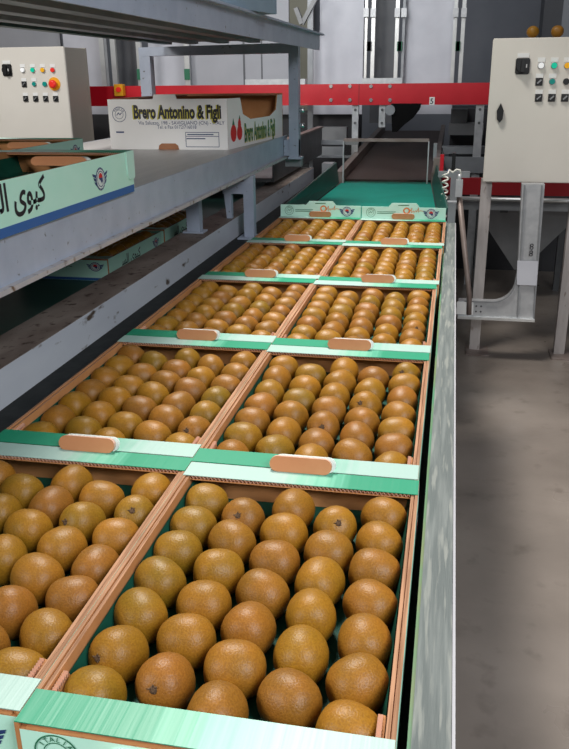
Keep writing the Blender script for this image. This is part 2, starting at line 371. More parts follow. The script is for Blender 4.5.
# green transfer chute past the end of the belt
ch = thing('transfer_chute', 'green plastic chute with low tapering side walls behind the farthest trays', 'chute', (-.36, 4.0, 0))
mb = MB(); mb.hexa([(-.70, 3.27, .845), (-.02, 3.27, .845), (-.115, 5.10, .845), (-.655, 5.10, .845), (-.70, 3.27, .860), (-.02, 3.27, .860), (-.115, 5.10, .858), (-.655, 5.10, .858)], 'belt_green'); mb.build('chute_bed', 'belt_green', ch)
for a, b2, c in (((-.70, 3.6), (-.665, 4.98), -1), ((-.03, 3.6), (-.105, 4.98), 1)):
    mb = MB(); w = .008 * c
    mb.hexa([(a[0], a[1], .861), (a[0] + w, a[1], .861), (b2[0] + w, b2[1], .861), (b2[0], b2[1], .861),
             (a[0] + w * 3, a[1], .93), (a[0] + w * 4, a[1], .93), (b2[0] + w * 3, b2[1], .985), (b2[0] + w * 2, b2[1], .985)], 'chute_side')
    mb.build('side_wall', 'chute_side', ch)
for x in (-.60, -.12):
    mb = MB(); mb.box(x - .02, x + .02, 3.9, 3.94, 0, .845, 'grey_steel'); mb.build('leg', 'grey_steel', ch)

# far inclined brown belt under the red beam
def bz(y): return .858 + .035 * (y - 4.8)
fb = thing('belt_conveyor', 'brown rubber belt conveyor running away under the red beam', 'conveyor', (-.36, 6.4, 0))
mb = MB(); mb.hexa([(-.645, 5.12, .82), (-.115, 5.12, .82), (-.115, 8.2, bz(8.2) - .04), (-.645, 8.2, bz(8.2) - .04), (-.645, 5.12, bz(5.12)), (-.115, 5.12, bz(5.12)), (-.115, 8.2, bz(8.2)), (-.645, 8.2, bz(8.2))], 'belt_brown'); mb.build('belt', 'belt_brown', fb)
for x0, x1, mm in ((-.690, -.648, 'pipe_brown'), (-.11, -.075, 'pipe_brown')):
    mb = MB(); mb.hexa([(x0, 5.02, .80), (x1, 5.02, .80), (x1, 8.2, bz(8.2) - .04), (x0, 8.2, bz(8.2) - .04), (x0, 5.02, .925), (x1, 5.02, .925), (x1, 8.2, bz(8.2) + .055), (x0, 8.2, bz(8.2) + .055)], mm); mb.build('side_rail', mm, fb)
for x in (-.62, -.095):
    for y in (5.3, 7.6):
        mb = MB(); mb.box(x - .02, x + .02, y, y + .04, 0, .815 + .03 * (y - 5.3), 'grey_steel'); mb.build('leg', 'grey_steel', fb)
mb = MB(); mb.hexa([(-.64, 5.0, .862), (-.125, 5.0, .862), (-.125, 5.006, .862), (-.64, 5.006, .862), (-.64, 5.02, 1.108), (-.138, 5.02, 1.108), (-.138, 5.026, 1.108), (-.64, 5.026, 1.108)], 'clear_plastic')
g = mb.build('guard_panel', 'clear_plastic', fb); g['label'] = 'clear plastic guard with brown top edge'
mb = MB(); mb.box(-.646, -.134, 5.016, 5.032, 1.104, 1.122, 'pipe_brown'); mb.box(-.647, -.640, 4.995, 5.02, .86, 1.106, 'galvanised'); mb.box(-.138, -.131, 4.995, 5.02, .862, 1.106, 'galvanised'); mb.build('guard_rim', 'pipe_brown', g)
mb = MB(); mb.box(-.76, -.695, 4.90, 5.0, .87, .985, 'grey_steel'); mb.build('corner_bracket', 'grey_steel', fb)
mb = MB(); mb.box(-.10, -.045, 4.90, 5.0, .93, 1.02, 'pipe_brown'); mb.box(-.105, -.085, 4.96, 5.0, 1.0, 1.10, 'grey_steel'); mb.build('corner_bracket', 'pipe_brown', fb)
mb = MB(); mb.box(-.058, -.038, 4.58, 4.60, .96, 1.07, 'red_paint'); mb.build('red_bracket', 'red_paint', fb)

ph = thing('photo_sensor', 'small black sensor on a bracket right of the green chute', 'sensor', (-.005, 4.62, .98))
mb = MB(); mb.box(.005, .025, 4.60, 4.66, .965, 1.075, 'black_plastic'); mb.box(-.03, .03, 4.62, 4.65, .955, .965, 'black_plastic'); mb.build('sensor_body', 'black_plastic', ph, bevel=.003)
mb = MB(); mb.tube([(.015, 4.6, .975), (-.01, 4.58, .968), (-.03, 4.58, 1.0), (-.045, 4.6, 1.06), (-.05, 4.63, 1.1)], .004, 'black_plastic', 6); mb.build('cable', 'black_plastic', ph)
mb = MB(); mb.box(-.02, .0, 4.598, 4.62, .97, .985, 'print_blue'); mb.build('connector', 'print_blue', ph)
pts = [(-.02 + .014 * math.cos(t * 1.1), 4.0 + .014 * math.sin(t * 1.1), .80 + .0052 * t) for t in range(46)]
pts += [(-.005, 4.0, 1.05), (.012, 4.0, 1.038), (.03, 4.0, 1.052), (.045, 4.0, 1.05), (.05, 4.0, 1.03)]
mb = MB(); mb.tube(pts, .0045, 'cable_white', 6)
single(mb, 'coiled_cable', 'cable_white', 'white coiled cable hanging beside the end of the trays', 'cable')
pp = thing('pipe_stand', 'slanting brown pipe with a grey fitting beside the conveyor end', 'pipe', (.13, 4.0, 0))
mb = MB(); mb.tube([(.046, 4.0, .95), (.13, 4.0, .44), (.135, 4.0, .34)], .013, 'pipe_brown', 12); mb.build('pipe', 'pipe_brown', pp)
mb = MB(); mb.box(.03, .062, 3.98, 4.02, .925, 1.005, 'galvanised'); mb.tube([(.046, 4, 1.0), (.046, 4, 1.03)], .009, 'galvanised', 8); mb.build('fitting', 'galvanised', pp, bevel=0)
cr = thing('cross_bar', 'grey square bar crossing behind the coiled cable on a short post', 'bar', (.05, 4.3, 0))
mb = MB(); mb.box(-.06, .10, 4.30, 4.33, .98, 1.01, 'grey_steel'); mb.build('bar', 'grey_steel', cr)
mb = MB(); mb.box(.005, .04, 4.30, 4.33, 0, .98, 'grey_steel'); mb.build('post', 'grey_steel', cr)

# ------------------------------------------------------------------ left conveyor
lc = thing('belt_conveyor', 'dark green belt conveyor under the grey shelf at the left', 'conveyor', (-1.4, 2.5, 0))
mb = MB(); mb.box(-1.80, -.992, .2, 5.1, .838, .850, 'belt_darkgreen'); mb.build('belt', 'belt_darkgreen', lc)
mb = MB(); mb.box(-1.85, -1.805, .2, 5.1, .78, .93, 'grey_steel'); mb.build('side_rail', 'grey_steel', lc)
mb = MB(); mb.box(-1.8, -.995, .2, 5.1, .78, .80, 'dark_steel'); mb.build('under_frame', 'dark_steel', lc)
for x in (-1.83, -1.1):
    for y in (.6, 4.8):
        mb = MB(); mb.box(x - .02, x + .02, y, y + .04, 0, .79, 'grey_steel'); mb.build('leg', 'grey_steel', lc)

# ------------------------------------------------------------------ steel rack
SX = -.80; ST = 1.2
rk = thing('steel_rack', 'grey painted steel rack with a shelf over the conveyor and an upper deck', 'rack', (-1.1, 2.4, 0))
mb = MB(); mb.box(-1.66, SX - .004, .25, 4.03, ST - .008, ST, 'deck_metal'); mb.build('shelf_deck', 'deck_metal', rk)
mb = MB()
mb.box(SX - .004, SX + .001, .25, 4.03, 1.112, ST + .006, 'rack_paint'); mb.box(SX - .045, SX, .25, 4.03, ST - .014, ST - .0085, 'rack_paint')
mb.box(SX - .03, SX + .016, .25, 4.03, 1.102, 1.112, 'rack_lip'); mb.build('shelf_channel', 'rack_paint', rk)
mb = MB(); mb.box(-1.667, -1.661, .25, 4.03, 1.10, ST, 'rack_paint'); mb.build('rear_channel', 'rack_paint', rk)
for y in (1.0, 2.2, 3.4):
    mb = MB(); mb.box(-1.55, SX - .005, y, y + .04, 1.14, 1.18, 'dark_steel'); mb.build('cross_member', 'dark_steel', rk)
mb = MB(); mb.box(SX - .006, SX + .03, 4.031, 4.037, 1.10, 1.185, 'dark_steel'); mb.tube([(SX + .005, 4.02, 1.155), (SX + .03, 4.02, 1.155)], .014, 'chrome', 8)
mb.box(SX, SX + .08, 3.98, 4.03, 1.06, 1.10, 'grey_steel'); mb.build('end_fitting', 'dark_steel', rk)
# portal frame
PY0, PY1 = 3.93, 3.985
mb = MB(); mb.box(-.770, -.724, PY0, PY1, 1.11, 1.625, 'rack_paint'); mb.box(-.775, -.71, PY0 - .004, PY1 + .004, 1.10, 1.11, 'rack_paint'); mb.build('portal_post', 'rack_paint', rk)
mb = MB(); mb.box(-.797, -.724, PY0 + .006, PY1 - .006, 1.115, 1.19, 'rack_paint'); mb.build('post_bracket', 'rack_paint', rk)
for zz in (1.325, 1.255):
    mb = MB(); mb.tube([(-.724, 3.96, zz), (-.700, 3.96, zz)], .012, 'chrome', 6); mb.build('bolt', 'chrome', rk)
mb = MB(); mb.box(-1.505, -1.45, PY0, PY1, 0, 1.5745, 'rack_paint'); mb.build('portal_post', 'rack_paint', rk)
mb = MB(); mb.hexa([(-1.505, PY0, 1.575), (-.77, PY0, 1.578), (-.77, PY1, 1.578), (-1.505, PY1, 1.575), (-1.505, PY0, 1.614), (-.77, PY0, 1.622), (-.77, PY1, 1.622), (-1.505, PY1, 1.614)], 'rack_paint'); mb.build('portal_beam', 'rack_paint', rk)
# upper deck
UZ = 1.655
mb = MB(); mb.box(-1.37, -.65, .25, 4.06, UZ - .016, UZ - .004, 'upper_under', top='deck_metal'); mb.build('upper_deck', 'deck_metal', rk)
mb = MB(); mb.box(-.652, -.645, .25, 4.07, 1.592, UZ + .002, 'rack_paint'); mb.box(-.66, -.625, .25, 4.09, UZ + .002, UZ + .009, 'rack_paint'); mb.build('upper_channel', 'rack_paint', rk)
for x0, x1, mm in ((-1.37, -1.33, 'chute_side'), (-1.25, -1.20, 'grey_steel'), (-1.10, -1.05, 'grey_steel'), (-.95, -.90, 'grey_steel'), (-.78, -.73, 'grey_steel')):
    mb = MB(); mb.box(x0, x1, .25, 3.92, 1.624, UZ - .0161, mm); mb.build('deck_rib', mm, rk)
# lower supports
mb = MB(); mb.box(SX - .018, SX + .024, 3.20, 3.24, .856, 1.102, 'rack_paint'); mb.box(SX - .04, SX + .034, 3.17, 3.27, .849, .856, 'rack_paint'); mb.build('support_post', 'rack_paint', rk)
mb = MB(); mb.box(-.955, -.905, 2.87, 2.91, .934, 1.102, 'rack_paint'); mb.box(-.97, -.89, 2.86, 2.92, .928, .934, 'rack_paint'); mb.build('support_post', 'rack_paint', rk)
mb = MB(); mb.box(-.905, SX - .018, 3.20, 3.24, 1.03, 1.08, 'rack_paint'); mb.prism([(-.90, 3.2, 1.03), (-.87, 3.2, 1.03), (-.87, 3.2, .93), (-.89, 3.2, .93)], (0, .03, 0), 'rack_paint'); mb.build('support_arm', 'rack_paint', rk)
mb = MB(); mb.box(-1.50, -1.45, .3, .35, 0, 1.19, 'rack_paint'); mb.build('portal_post', 'rack_paint', rk)
mb = MB(); mb.box(-.770, -.724, .27, .33, 1.11, 1.60, 'rack_paint'); mb.build('portal_post', 'rack_paint', rk)

bb = thing('metal_bin', 'blue-grey bin on the upper deck, cut off by the top of the photo', 'bin', (-.74, 2.62, UZ + .01))
mb = MB(); mb.box(-.11, .11, -.2, .2, 0, .006, 'bluegrey_box'); mb.build('bin_floor', 'bluegrey_box', bb, True)
for x0, x1, y0, y1 in ((-.115, -.11, -.2, .2), (.11, .115, -.2, .2), (-.11, .11, -.205, -.2), (-.11, .11, .2, .205)):
    mb = MB(); mb.box(x0, x1, y0, y1, 0, .14, 'bluegrey_box'); mb.build('bin_wall', 'bluegrey_box', bb, True)
bb.rotation_euler.z = -.22

# ------------------------------------------------------------------ kiwi trays
TW, TL, TH = .3245, .53, .092
COLX = [-.1204, -.0602, 0, .0602, .1204]
KA, KB, KC = .0288, .0310, .0290                # half width, half length, half height
KZ = TH - .0265
def kiwi_grid():
    out = []
    for c, x in enumerate(COLX):
        n = 7 if c % 2 == 0 else 6
        for k in range(n): out.append((c, k, x, (n - 1) / 2 * .0652 - k * .0652))     # k from the back
    return out
GRID = kiwi_grid()
def flutes(mb, p0, p1, z0, z1, n, th=.0007, nrm=(0, -1, 0), dep=.003):
    p0, p1, nv = Vector(p0), Vector(p1), Vector(nrm)
    prev = None
    for i in range(n * 2 + 1):
        p = p0.lerp(p1, i / (n * 2)); z = z1 if i % 2 else z0
        a = Vector((p.x, p.y, z))
        if prev is not None:
            up = Vector((0, 0, th))
            q = [prev, a, a + up, prev + up]
            mb.prism(q, nv * -dep, 'flute')
        prev = a
def stadium(cx, cz, w, h, y, n=8):
    r = h / 2; pts = []
    for i in range(n + 1):
        a = -PI / 2 + PI * i / n; pts.append((cx + w / 2 - r + r * math.cos(a), y, cz + r * math.sin(a)))
    for i in range(n + 1):
        a = PI / 2 + PI * i / n; pts.append((cx - w / 2 + r + r * math.cos(a), y, cz + r * math.sin(a)))
    return pts
def make_hand_flap(root, y, cx=0.0):
    h = .0215
    def tilt(p, z0): a = .38; dz = p[2] - z0; return (p[0], p[1] + math.sin(a) * dz, z0 + math.cos(a) * dz)
    mb = MB(); pts = [tilt(p, TH) for p in stadium(cx, TH + h / 2 + .0018, .088, h, y - .011)]
    mb.prism(pts, (0, .007, -.002), 'tab_edge', front='tab_card'); t = mb.build('hand_flap', 'tab_card', root, True)
    mb = MB(); pts = [tilt(p, TH) for p in stadium(cx + .005, TH + h / 2 + .0014, .088, h, y - .0035)]
    mb.prism(pts, (0, .003, -.001), 'board_white'); mb.build('flap_backing', 'board_white', t, True)
def front_print(root, z1=TH, y=-TL / 2 - .0002, stripe=True, xs=1):
    fm = frame_matrix((0, y, 0), (1, 0, 0), (0, 0, 1)); mb = MB()
    stamp(mb, -.125, z1 - .028, .021, fm); emblem(mb, .115, z1 - .034, .019, fm)
    script_line(mb, -.03, z1 - .04, .035, fm, 'print_greentext'); line_into(mb, [(-.09, z1 - .045), (-.04, z1 - .043)], .002, 'print_greentext', fm)
    ring_into(mb, .0, z1 - .026, .006, .010, 'print_orange', fm, n=14)
    if stripe:
        shape_into(mb, [(-.158, .001), (.158, .001), (.158, .012), (-.158, .012)], 'print_blue', fm, .0004)
    return mb
def make_tray():
    root = thing('kiwi_tray', '', 'tray')
    w, l, H = TW / 2, TL / 2, TH
    mb = MB(); mb.box(-w + .003, w - .003, -l + .003, l - .003, 0, .004, 'kraft'); mb.build('tray_base', 'kraft', root, True)
    for s in (-1, 1):
        mb = MB()
        xo, xi = s * w, s * (w - .0042)
        mb.box(min(xo, xi), max(xo, xi), -l, l, .0, H, 'kraft', top='kraft_edge', mats={3 if s > 0 else 5: 'print_mint'})
        xo, xi = s * (w - .0054), s * (w - .0094)
        mb.box(min(xo, xi), max(xo, xi), -l + .004, l - .004, .004, H - .0015, 'kraft', top='kraft_edge')
        mb.box(min(s * (w - .0042), s * (w - .0054)), max(s * (w - .0042), s * (w - .0054)), -l + .004, l - .004, .004, H - .004, 'kraft_dark')
        mb.build('side_wall', 'kraft', root, True)
    for s in (-1, 1):
        mb = MB(); y0, y1 = sorted((s * l, s * (l - .0045)))
        mb.box(-w + .0045, w - .0045, y0, y1, 0, H - .0065, 'kraft', mats={2 if s < 0 else 4: 'print_mint'}); mb.build('end_wall', 'kraft', root, True)
        mb = MB(); y0, y1 = sorted((s * l, s * (l - .042))); pm = 'print_front' if s < 0 else 'print_back'
        mb.box(-w + .0005, w - .0005, y0, y1, H + .0002, H + .0012, pm); mb.box(-w + .0100, w - .0100, y0, y1, H - .006, H - .005, 'kraft')
        mb.box(-w + .0100, w - .0100, y0 + .004, y1 - .004, H - .005, H + .0002, 'kraft_dark')
        flutes(mb, (-w + .0100, s * (l - .042), 0), (w - .0100, s * (l - .042), 0), H - .0052, H - .0004, 56, .0008, (0, -s, 0), .004)
        mb.build('end_ledge', pm, root, True)
    for s in (-1, 1):                      # little folded gussets inside the front corners
        mb = MB(); x = s * (w - .0105)
        mb.prism([(x, -l + .042, H - .007), (x, -l + .075, H - .004), (x, -l + .082, H - .016), (x, -l + .042, H - .04)], (-s * .005, 0, 0), 'kraft')
        flutes(mb, (x - s * .0024, -l + .043, 0), (x - s * .0024, -l + .074, 0), H - .007, H - .0015, 8, .0008, (s, 0, 0), .0045)
        mb.build('corner_gusset', 'kraft', root, True)
    # moulded liner with one pocket per fruit, turned up along the walls
    NX, NY = 56, 92; hx, hy = w - .0112, l - .0062; V = []
    mb = MB()
    for j in range(NY + 1):
        row = []
        for i in range(NX + 1):
            x = -hx + 2 * hx * i / NX; y = -hy + 2 * hy * j / NY
            z = TH - .050
            for (c, k, kx, ky) in GRID:
                d = ((x - kx) / (KB - .0002)) ** 2 + ((y - ky) / (KB + .0005)) ** 2
                if d < 1: z = min(z, KZ - (KC + .0012) * math.sqrt(1 - d) ** 1.0)
            e = hx - abs(x); 
            if e < .009: z = max(z, TH - .050 + (.009 - e) / .009 * .036)
            row.append(mb.bm.verts.new((x, y, z)))
        V.append(row)
    k = mb.mi('liner')
    for j in range(NY):
        for i in range(NX):
            f = mb.bm.faces.new((V[j][i], V[j][i + 1], V[j + 1][i + 1], V[j + 1][i])); f.material_index = k; f.smooth = True
    ln = mb.build('pocket_liner', 'liner', root, True, recalc=False); ln['label'] = 'dark green moulded plastic liner'
    make_hand_flap(root, -l - .001)
    mb = front_print(root); mb.build('end_print', 'print_navy', root, True)
    fm = frame_matrix((w + .0002, 0, 0), (0, 1, 0), (0, 0, 1)); mb = MB()
    text_into(mb, ARABIC, .055, 'print_black', fm, -.06, .036, xs=.9, align='CENTER', bold=.0006); emblem(mb, .20, .055, .022, fm)
    shape_into(mb, [(-l + .004, .001), (l - .004, .001), (l - .004, .018), (-l + .004, .018)], 'print_blue', fm, .0004)
    mb.build('side_print', 'print_navy', root, True)
    return root

SEAM = [.483, .990, 1.536, 2.107, 2.633, 3.139]
proto = make_tray()
ORD = ['nearest', 'second', 'third', 'fourth', 'farthest']
TRAYS = []          # (root, name, placement)
RX = [-.1785, -.1805, -.1795, -.1735, -.1675]; LXC = [-.5033, -.5053, -.5043, -.4983, -.4923]; BZ = .8602
first = True
for r_ in range(5):
    for side, cx, dy, yaw in (('right', RX[r_], 0, .0), ('left', LXC[r_], .012, .0)):
        t = proto if first else copy_tree(proto); first = False
        y0, y1 = SEAM[r_] + dy, SEAM[r_ + 1] + dy
        t.location = (cx, (y0 + y1) / 2, BZ)
        t.scale.y = (y1 - y0 - .003) / TL
        place = {'nearest': 'nearest the camera', 'second': 'in the second row', 'third': 'in the third row', 'fourth': 'in the fourth row', 'farthest': 'farthest row'}[ORD[r_]]
        tag(t, 'kiwi tray with green and white ledges in the %s-hand column, %s' % (side, place), 'tray', 'kiwi trays on the main belt')
        TRAYS.append((t, '%s %s-hand tray' % (ORD[r_], side), side))
lt = []
for i, (x, y, yaw, lab) in enumerate(((-1.235, 2.655, .0, 'mint kiwi tray on the left belt under the shelf, front end showing'),
                                  (-1.235, 3.20, .0, 'mint kiwi tray on the left belt behind another, partly hidden by shelf posts'))):
    t = copy_tree(proto); t.location = (x, y, .8502); t.rotation_euler.z = yaw; t.scale.z = .80; tag(t, lab, 'tray', 'kiwi trays on the left belt'); lt.append(t)
for t in (TRAYS[0][0], TRAYS[1][0]):
    for ch_ in t.children:
        if ch_.name.startswith('hand_flap'): ch_.location = (-.012, -.006, -.031); ch_.scale.x = 1.7
# trays standing on the shelf
t = copy_tree(proto); t.location = (-.9545, 1.612, ST + .0003); t.scale = (1, 1.37, 1.10)
tag(t, 'mint tray with Arabic lettering at the near end of the grey shelf', 'tray', 'trays on the grey shelf'); s1 = t
t = copy_tree(proto); t.location = (-1.34, 2.27, ST + .0003)
tag(t, 'mint tray behind the lettered tray on the shelf, its hand flaps up', 'tray', 'trays on the grey shelf'); s2 = t
for ch_ in list(s1.children):
    if ch_.name.startswith(('side_print', 'end_print')): bpy.data.objects.remove(ch_)
fm = frame_matrix((TW / 2 + .0003, 0, 0), (0, 1, 0), (0, 0, 1)); mb = MB(); ky = lambda y: (y - 1.612) / 1.37
mb2 = MB()
text_into(mb2, ARABIC, .062, 'print_black', Matrix.Identity(4), 0, 0, xs=1.0 / 1.37, align='RIGHT', bold=.0008, lift=0)
xmax = max(v.co.x for v in mb2.bm.verts); mb2.bm.free()
text_into(mb, ARABIC, .062, 'print_black', fm, ky(1.502) - xmax, .042, xs=1.0 / 1.37, align='RIGHT', bold=.0014)
emblem(mb, 0, 0, .026, fm @ Matrix.Translation((ky(1.77), .050, 0)) @ Matrix.Diagonal((1 / 1.37, .91, 1, 1)))
shape_into(mb, [(-TL / 2 + .002, .0005), (TL / 2 - .002, .0005), (TL / 2 - .002, .017), (-TL / 2 + .002, .017)], 'print_blue', fm, .0004)
mb.build('side_print', 'print_navy', s1, True)
mb = MB(); mb.prism([(TW / 2 + .0004, y, z) for y, z in ((TL / 2 - .035, TH + .001), (TL / 2 + .001, TH + .001), (TL / 2 + .001, .036), (TL / 2 - .004, .030), (TL / 2 - .026, .031), (TL / 2 - .032, .042))], (.0035, 0, 0), 'board_pale'); mb.build('corner_flap', 'board_pale', s1, True)
for t in (s1, s2):
    for ch_ in list(t.children):
        if ch_.name.startswith('hand_flap'): 
            fl = copy_tree(ch_, t); fl.location.y += TL - .03
# the farthest trays keep their printed end upright
for t in (TRAYS[8][0], TRAYS[9][0]):
    l = TL / 2; w = TW / 2 - .002
    mb = MB(); H = TH
    pts = [(-w, l - .005, H + .0015), (w, l - .005, H + .0015), (w, l - .003, H + .046), (.062, l - .003, H + .046), (.048, l - .002, H + .062), (-.045, l - .002, H + .062), (-.058, l - .003, H + .047), (-w, l - .003, H + .047)]
    mb.prism(pts, (0, .004, 0), 'board_pale'); p = mb.build('upright_panel', 'board_pale', t, True)
    fm = frame_matrix((0, l - .0052, 0), (1, 0, 0), (0, 0, 1)); mb = MB()
    fm = fm @ Matrix.Translation((0, 0, .0004))
    stamp(mb, -.125, H + .025, .018, fm); emblem(mb, .105, H + .024, .019, fm); script_line(mb, .02, H + .030, .03, fm, 'print_orange')
    ring_into(mb, .012, H + .034, .008, .013, 'print_orange', fm, n=14)
    for zz in (.028, .022): line_into(mb, [(-.10, H + zz), (-.03, H + zz + .001)], .0022, 'print_greentext', fm)
    line_into(mb, [(-.02, H + .054), (.02, H + .055)], .003, 'print_greentext', fm)
    mb.build('panel_print', 'print_navy', p, True)
    mb = MB(); mb.prism(stadium(0.0, H + .013, .088, .022, l - .014), (0, .006, 0), 'tab_edge', front='tab_card'); mb.build('hand_flap', 'tab_card', t, True)

# ------------------------------------------------------------------ kiwis
def kiwi_mesh(seed):
    rnd = random.Random(seed); bm = bmesh.new()
    nu, nv = 22, 16; ph = [rnd.uniform(0, 6.28) for _ in range(4)]
    a, bl, c = KA * rnd.uniform(.955, .995), KB * rnd.uniform(.95, .995), KC * rnd.uniform(.97, 1.0)
    sk = rnd.uniform(-.05, .05)
    rings = []
    for j in range(1, nv):
        th = PI * j / nv; cy = math.cos(th); sy = math.sin(th)
        yy = bl * (abs(cy) ** .88) * (1 if cy > 0 else -1); rr = sy ** .80
        rr *= 1 + sk * cy
        ring = []
        for i in range(nu):
            al = 2 * PI * i / nu
            f = 1 + .012 * math.sin(2 * al + ph[0]) + .010 * math.sin(3 * al + ph[1] + 2 * th) + .008 * math.sin(3 * th + ph[2])
            ring.append(bm.verts.new((min(1, rr) * a * math.cos(al) * f, yy, min(1, rr) * c * math.sin(al) * f)))
        rings.append(ring)
    p0 = bm.verts.new((0, bl * .985, 0)); p1 = bm.verts.new((0, -bl * .985, 0))
    for i in range(nu):
        k = (i + 1) % nu
        bm.faces.new((p0, rings[0][k], rings[0][i])); bm.faces.new((p1, rings[-1][i], rings[-1][k]))
        for j in range(nv - 2): bm.faces.new((rings[j][i], rings[j][k], rings[j + 1][k], rings[j + 1][i]))
    for f in bm.faces: f.smooth = True
    bmesh.ops.recalc_face_normals(bm, faces=bm.faces)
    me = bpy.data.meshes.new('kiwifruit'); bm.to_mesh(me); bm.free(); me.materials.append(M['kiwi_skin'])
    return me, bl
KM = [kiwi_mesh(s) for s in range(10)]
def stem_mesh():
    mb = MB(); rnd = random.Random(3)
    mb.tube([(0, -.0012, 0), (0, .0008, 0), (0, .0014, 0)], [.0046, .0036, .0015], 'kiwi_end', 10)
    for k in range(4):
        a = rnd.uniform(0, 6.28); r = .0042 + rnd.uniform(0, .002)
        mb.tube([(.003 * math.cos(a), .001, .003 * math.sin(a)), (r * math.cos(a), .0016, r * math.sin(a))], [.0011, .0004], 'kiwi_end', 5)
    bmesh.ops.recalc_face_normals(mb.bm, faces=mb.bm.faces)
    me = bpy.data.meshes.new('stem_end'); mb.bm.to_mesh(me); mb.bm.free(); me.materials.append(M['kiwi_end']); return me
SM = stem_mesh()
NTH = ['first', 'second', 'third', 'fourth', 'fifth', 'sixth', 'seventh']
BACK = ['backmost', 'second from back', 'third from back', 'fourth from back', 'fifth from back', 'sixth from back', 'seventh from back']
COLN = {0: 'first column from left', 1: 'second column from left', 2: 'middle column', 3: 'second column from right', 4: 'rightmost column'}
STEMS = {('nearest right-hand tray', 1, 5), ('nearest right-hand tray', 0, 5), ('nearest right-hand tray', 3, 0), ('nearest right-hand tray', 1, 0),
         ('second right-hand tray', 4, 0), ('second right-hand tray', 2, 4), ('nearest left-hand tray', 4, 1), ('nearest left-hand tray', 3, 1),
         ('second left-hand tray', 4, 5), ('third right-hand tray', 4, 4), ('second right-hand tray', 3, 2), ('nearest left-hand tray', 3, 4)}
spots = []
for (t, nm, side) in TRAYS:
    for (c, k, x, y) in GRID:
        p = Vector((t.location.x + x + random.uniform(-.0008, .0008), t.location.y + y * t.scale.y, BZ + KZ + random.uniform(-.001, .002)))
        q = proj(p)
        if q[0] < -22 or q[0] > 600 or q[1] > 790: continue
        d = (p - Vector((0, 0, EYE))).length
        spots.append((d, p, nm, c, k))
far = []
for i, t in enumerate(lt):
    for (c, k, x, y) in GRID: far.append(Vector((t.location.x + x, t.location.y + y, .8502 + KZ * .8 + .004)))
spots.sort(key=lambda s: s[0])
rest = [s[1] for s in spots[298:]] + far
def krot():
    yaw = random.gauss(PI / 2 - .25, .4) if random.random() < .62 else random.gauss(0, .35)
    return (random.uniform(-.22, .22), random.uniform(-.2, .2), yaw + (PI if random.random() < .5 else 0))
for (d, p, nm, c, k) in spots[:298]:
    me, bl = KM[random.randrange(10)]
    o = bpy.data.objects.new('kiwifruit', me); C.objects.link(o); o.location = p
    st = (nm, c, k) in STEMS
    o.rotation_euler = krot()
    what = 'brown kiwifruit'
    if st:
        a = random.uniform(.45, .8); o.rotation_euler = (a, 0, PI + random.uniform(-.5, .5)); what = 'kiwifruit with stem scar showing'
        e = bpy.data.objects.new('stem_end', SM); C.objects.link(e); e.parent = o; e.location = (0, bl * .98, 0)
    tag(o, '%s %s in the %s, %s' % (what, BACK[k], COLN[c], nm) if not st else '%s, %s, %s, %s' % (what, BACK[k], COLN[c], nm), 'kiwi', 'kiwifruit in the trays')
bm = bmesh.new()
for p in rest:
    me = KM[random.randrange(10)][0].copy()
    from mathutils import Euler
    me.transform(Matrix.Translation(p) @ Euler(krot()).to_matrix().to_4x4()); bm.from_mesh(me); bpy.data.meshes.remove(me)
me = bpy.data.meshes.new('kiwifruit_pile'); bm.to_mesh(me); bm.free(); me.materials.append(M['kiwi_skin'])
o = bpy.data.objects.new('kiwifruit_rest', me); C.objects.link(o)
tag(o, 'remaining kiwifruit in the farthest trays and the trays on the left belt', 'kiwis', 'kiwifruit in the trays', 'stuff')

# ------------------------------------------------------------------ white carton on the shelf
ca = thing('cardboard_carton', 'white open fruit carton lettered in green standing on the grey shelf', 'carton', (-1.13, 3.6, ST + .0003))
A0, A1 = Vector((-1.385, 3.235)), Vector((-.882, 3.225)); Yb = 4.01; cz = ST + .0003; ch_h = .195
mb = MB(); mb.hexa([(-1.38, 3.24, cz), (-.887, 3.24, cz), (-.822, Yb, cz), (-1.38, Yb, cz), (-1.38, 3.24, cz + .006), (-.887, 3.24, cz + .006), (-.822, Yb, cz + .006), (-1.38, Yb, cz + .006)], 'kraft'); mb.build('carton_base', 'kraft', ca)
mb = MB()
mb.hexa([(-1.385, 3.230, cz), (-.882, 3.225, cz), (-.882, 3.231, cz), (-1.385, 3.236, cz), (-1.385, 3.230, cz + ch_h), (-.882, 3.225, cz + ch_h), (-.882, 3.231, cz + ch_h), (-1.385, 3.236, cz + ch_h)], 'box_white', mats={4: 'kraft'})
mb.prism([(-1.19, 3.2281, cz + ch_h), (-1.09, 3.2271, cz + ch_h), (-1.095, 3.2271, cz + ch_h + .018), (-1.185, 3.2281, cz + ch_h + .018)], (0, .006, 0), 'box_white')
mb.build('front_wall', 'box_white', ca)
mb = MB(); x0, x1 = -.888, -.882
prof = [(3.232, 0), (Yb, 0), (Yb, ch_h), (3.93, ch_h), (3.90, .13), (3.80, .105), (3.52, .105), (3.42, .13), (3.39, ch_h), (3.232, ch_h)]
sx = lambda y: -.882 + (y - 3.232) / (Yb - 3.232) * .064
mb.prism([(sx(y), y, cz + z) for y, z in prof], (-.006, 0, 0), 'kraft', front='box_white'); mb.build('side_wall', 'box_white', ca)
mb = MB(); mb.prism([(-1.379, y, cz + z) for y, z in prof], (x0 - x1, 0, 0), 'kraft'); mb.build('side_wall', 'kraft', ca)
mb = MB(); mb.box(-1.385, -.818, Yb, Yb + .006, cz, cz + ch_h + .006, 'kraft', mats={4: 'box_white'}); mb.build('back_wall', 'kraft', ca)
mb = MB(); mb.box(-1.372, -.83, 3.93, Yb - .002, cz + ch_h - .003, cz + ch_h + .003, 'kraft_dark'); mb.box(-1.372, -1.26, 3.25, 3.9, cz + ch_h - .003, cz + ch_h + .003, 'kraft_dark'); mb.build('top_flap', 'kraft_dark', ca)
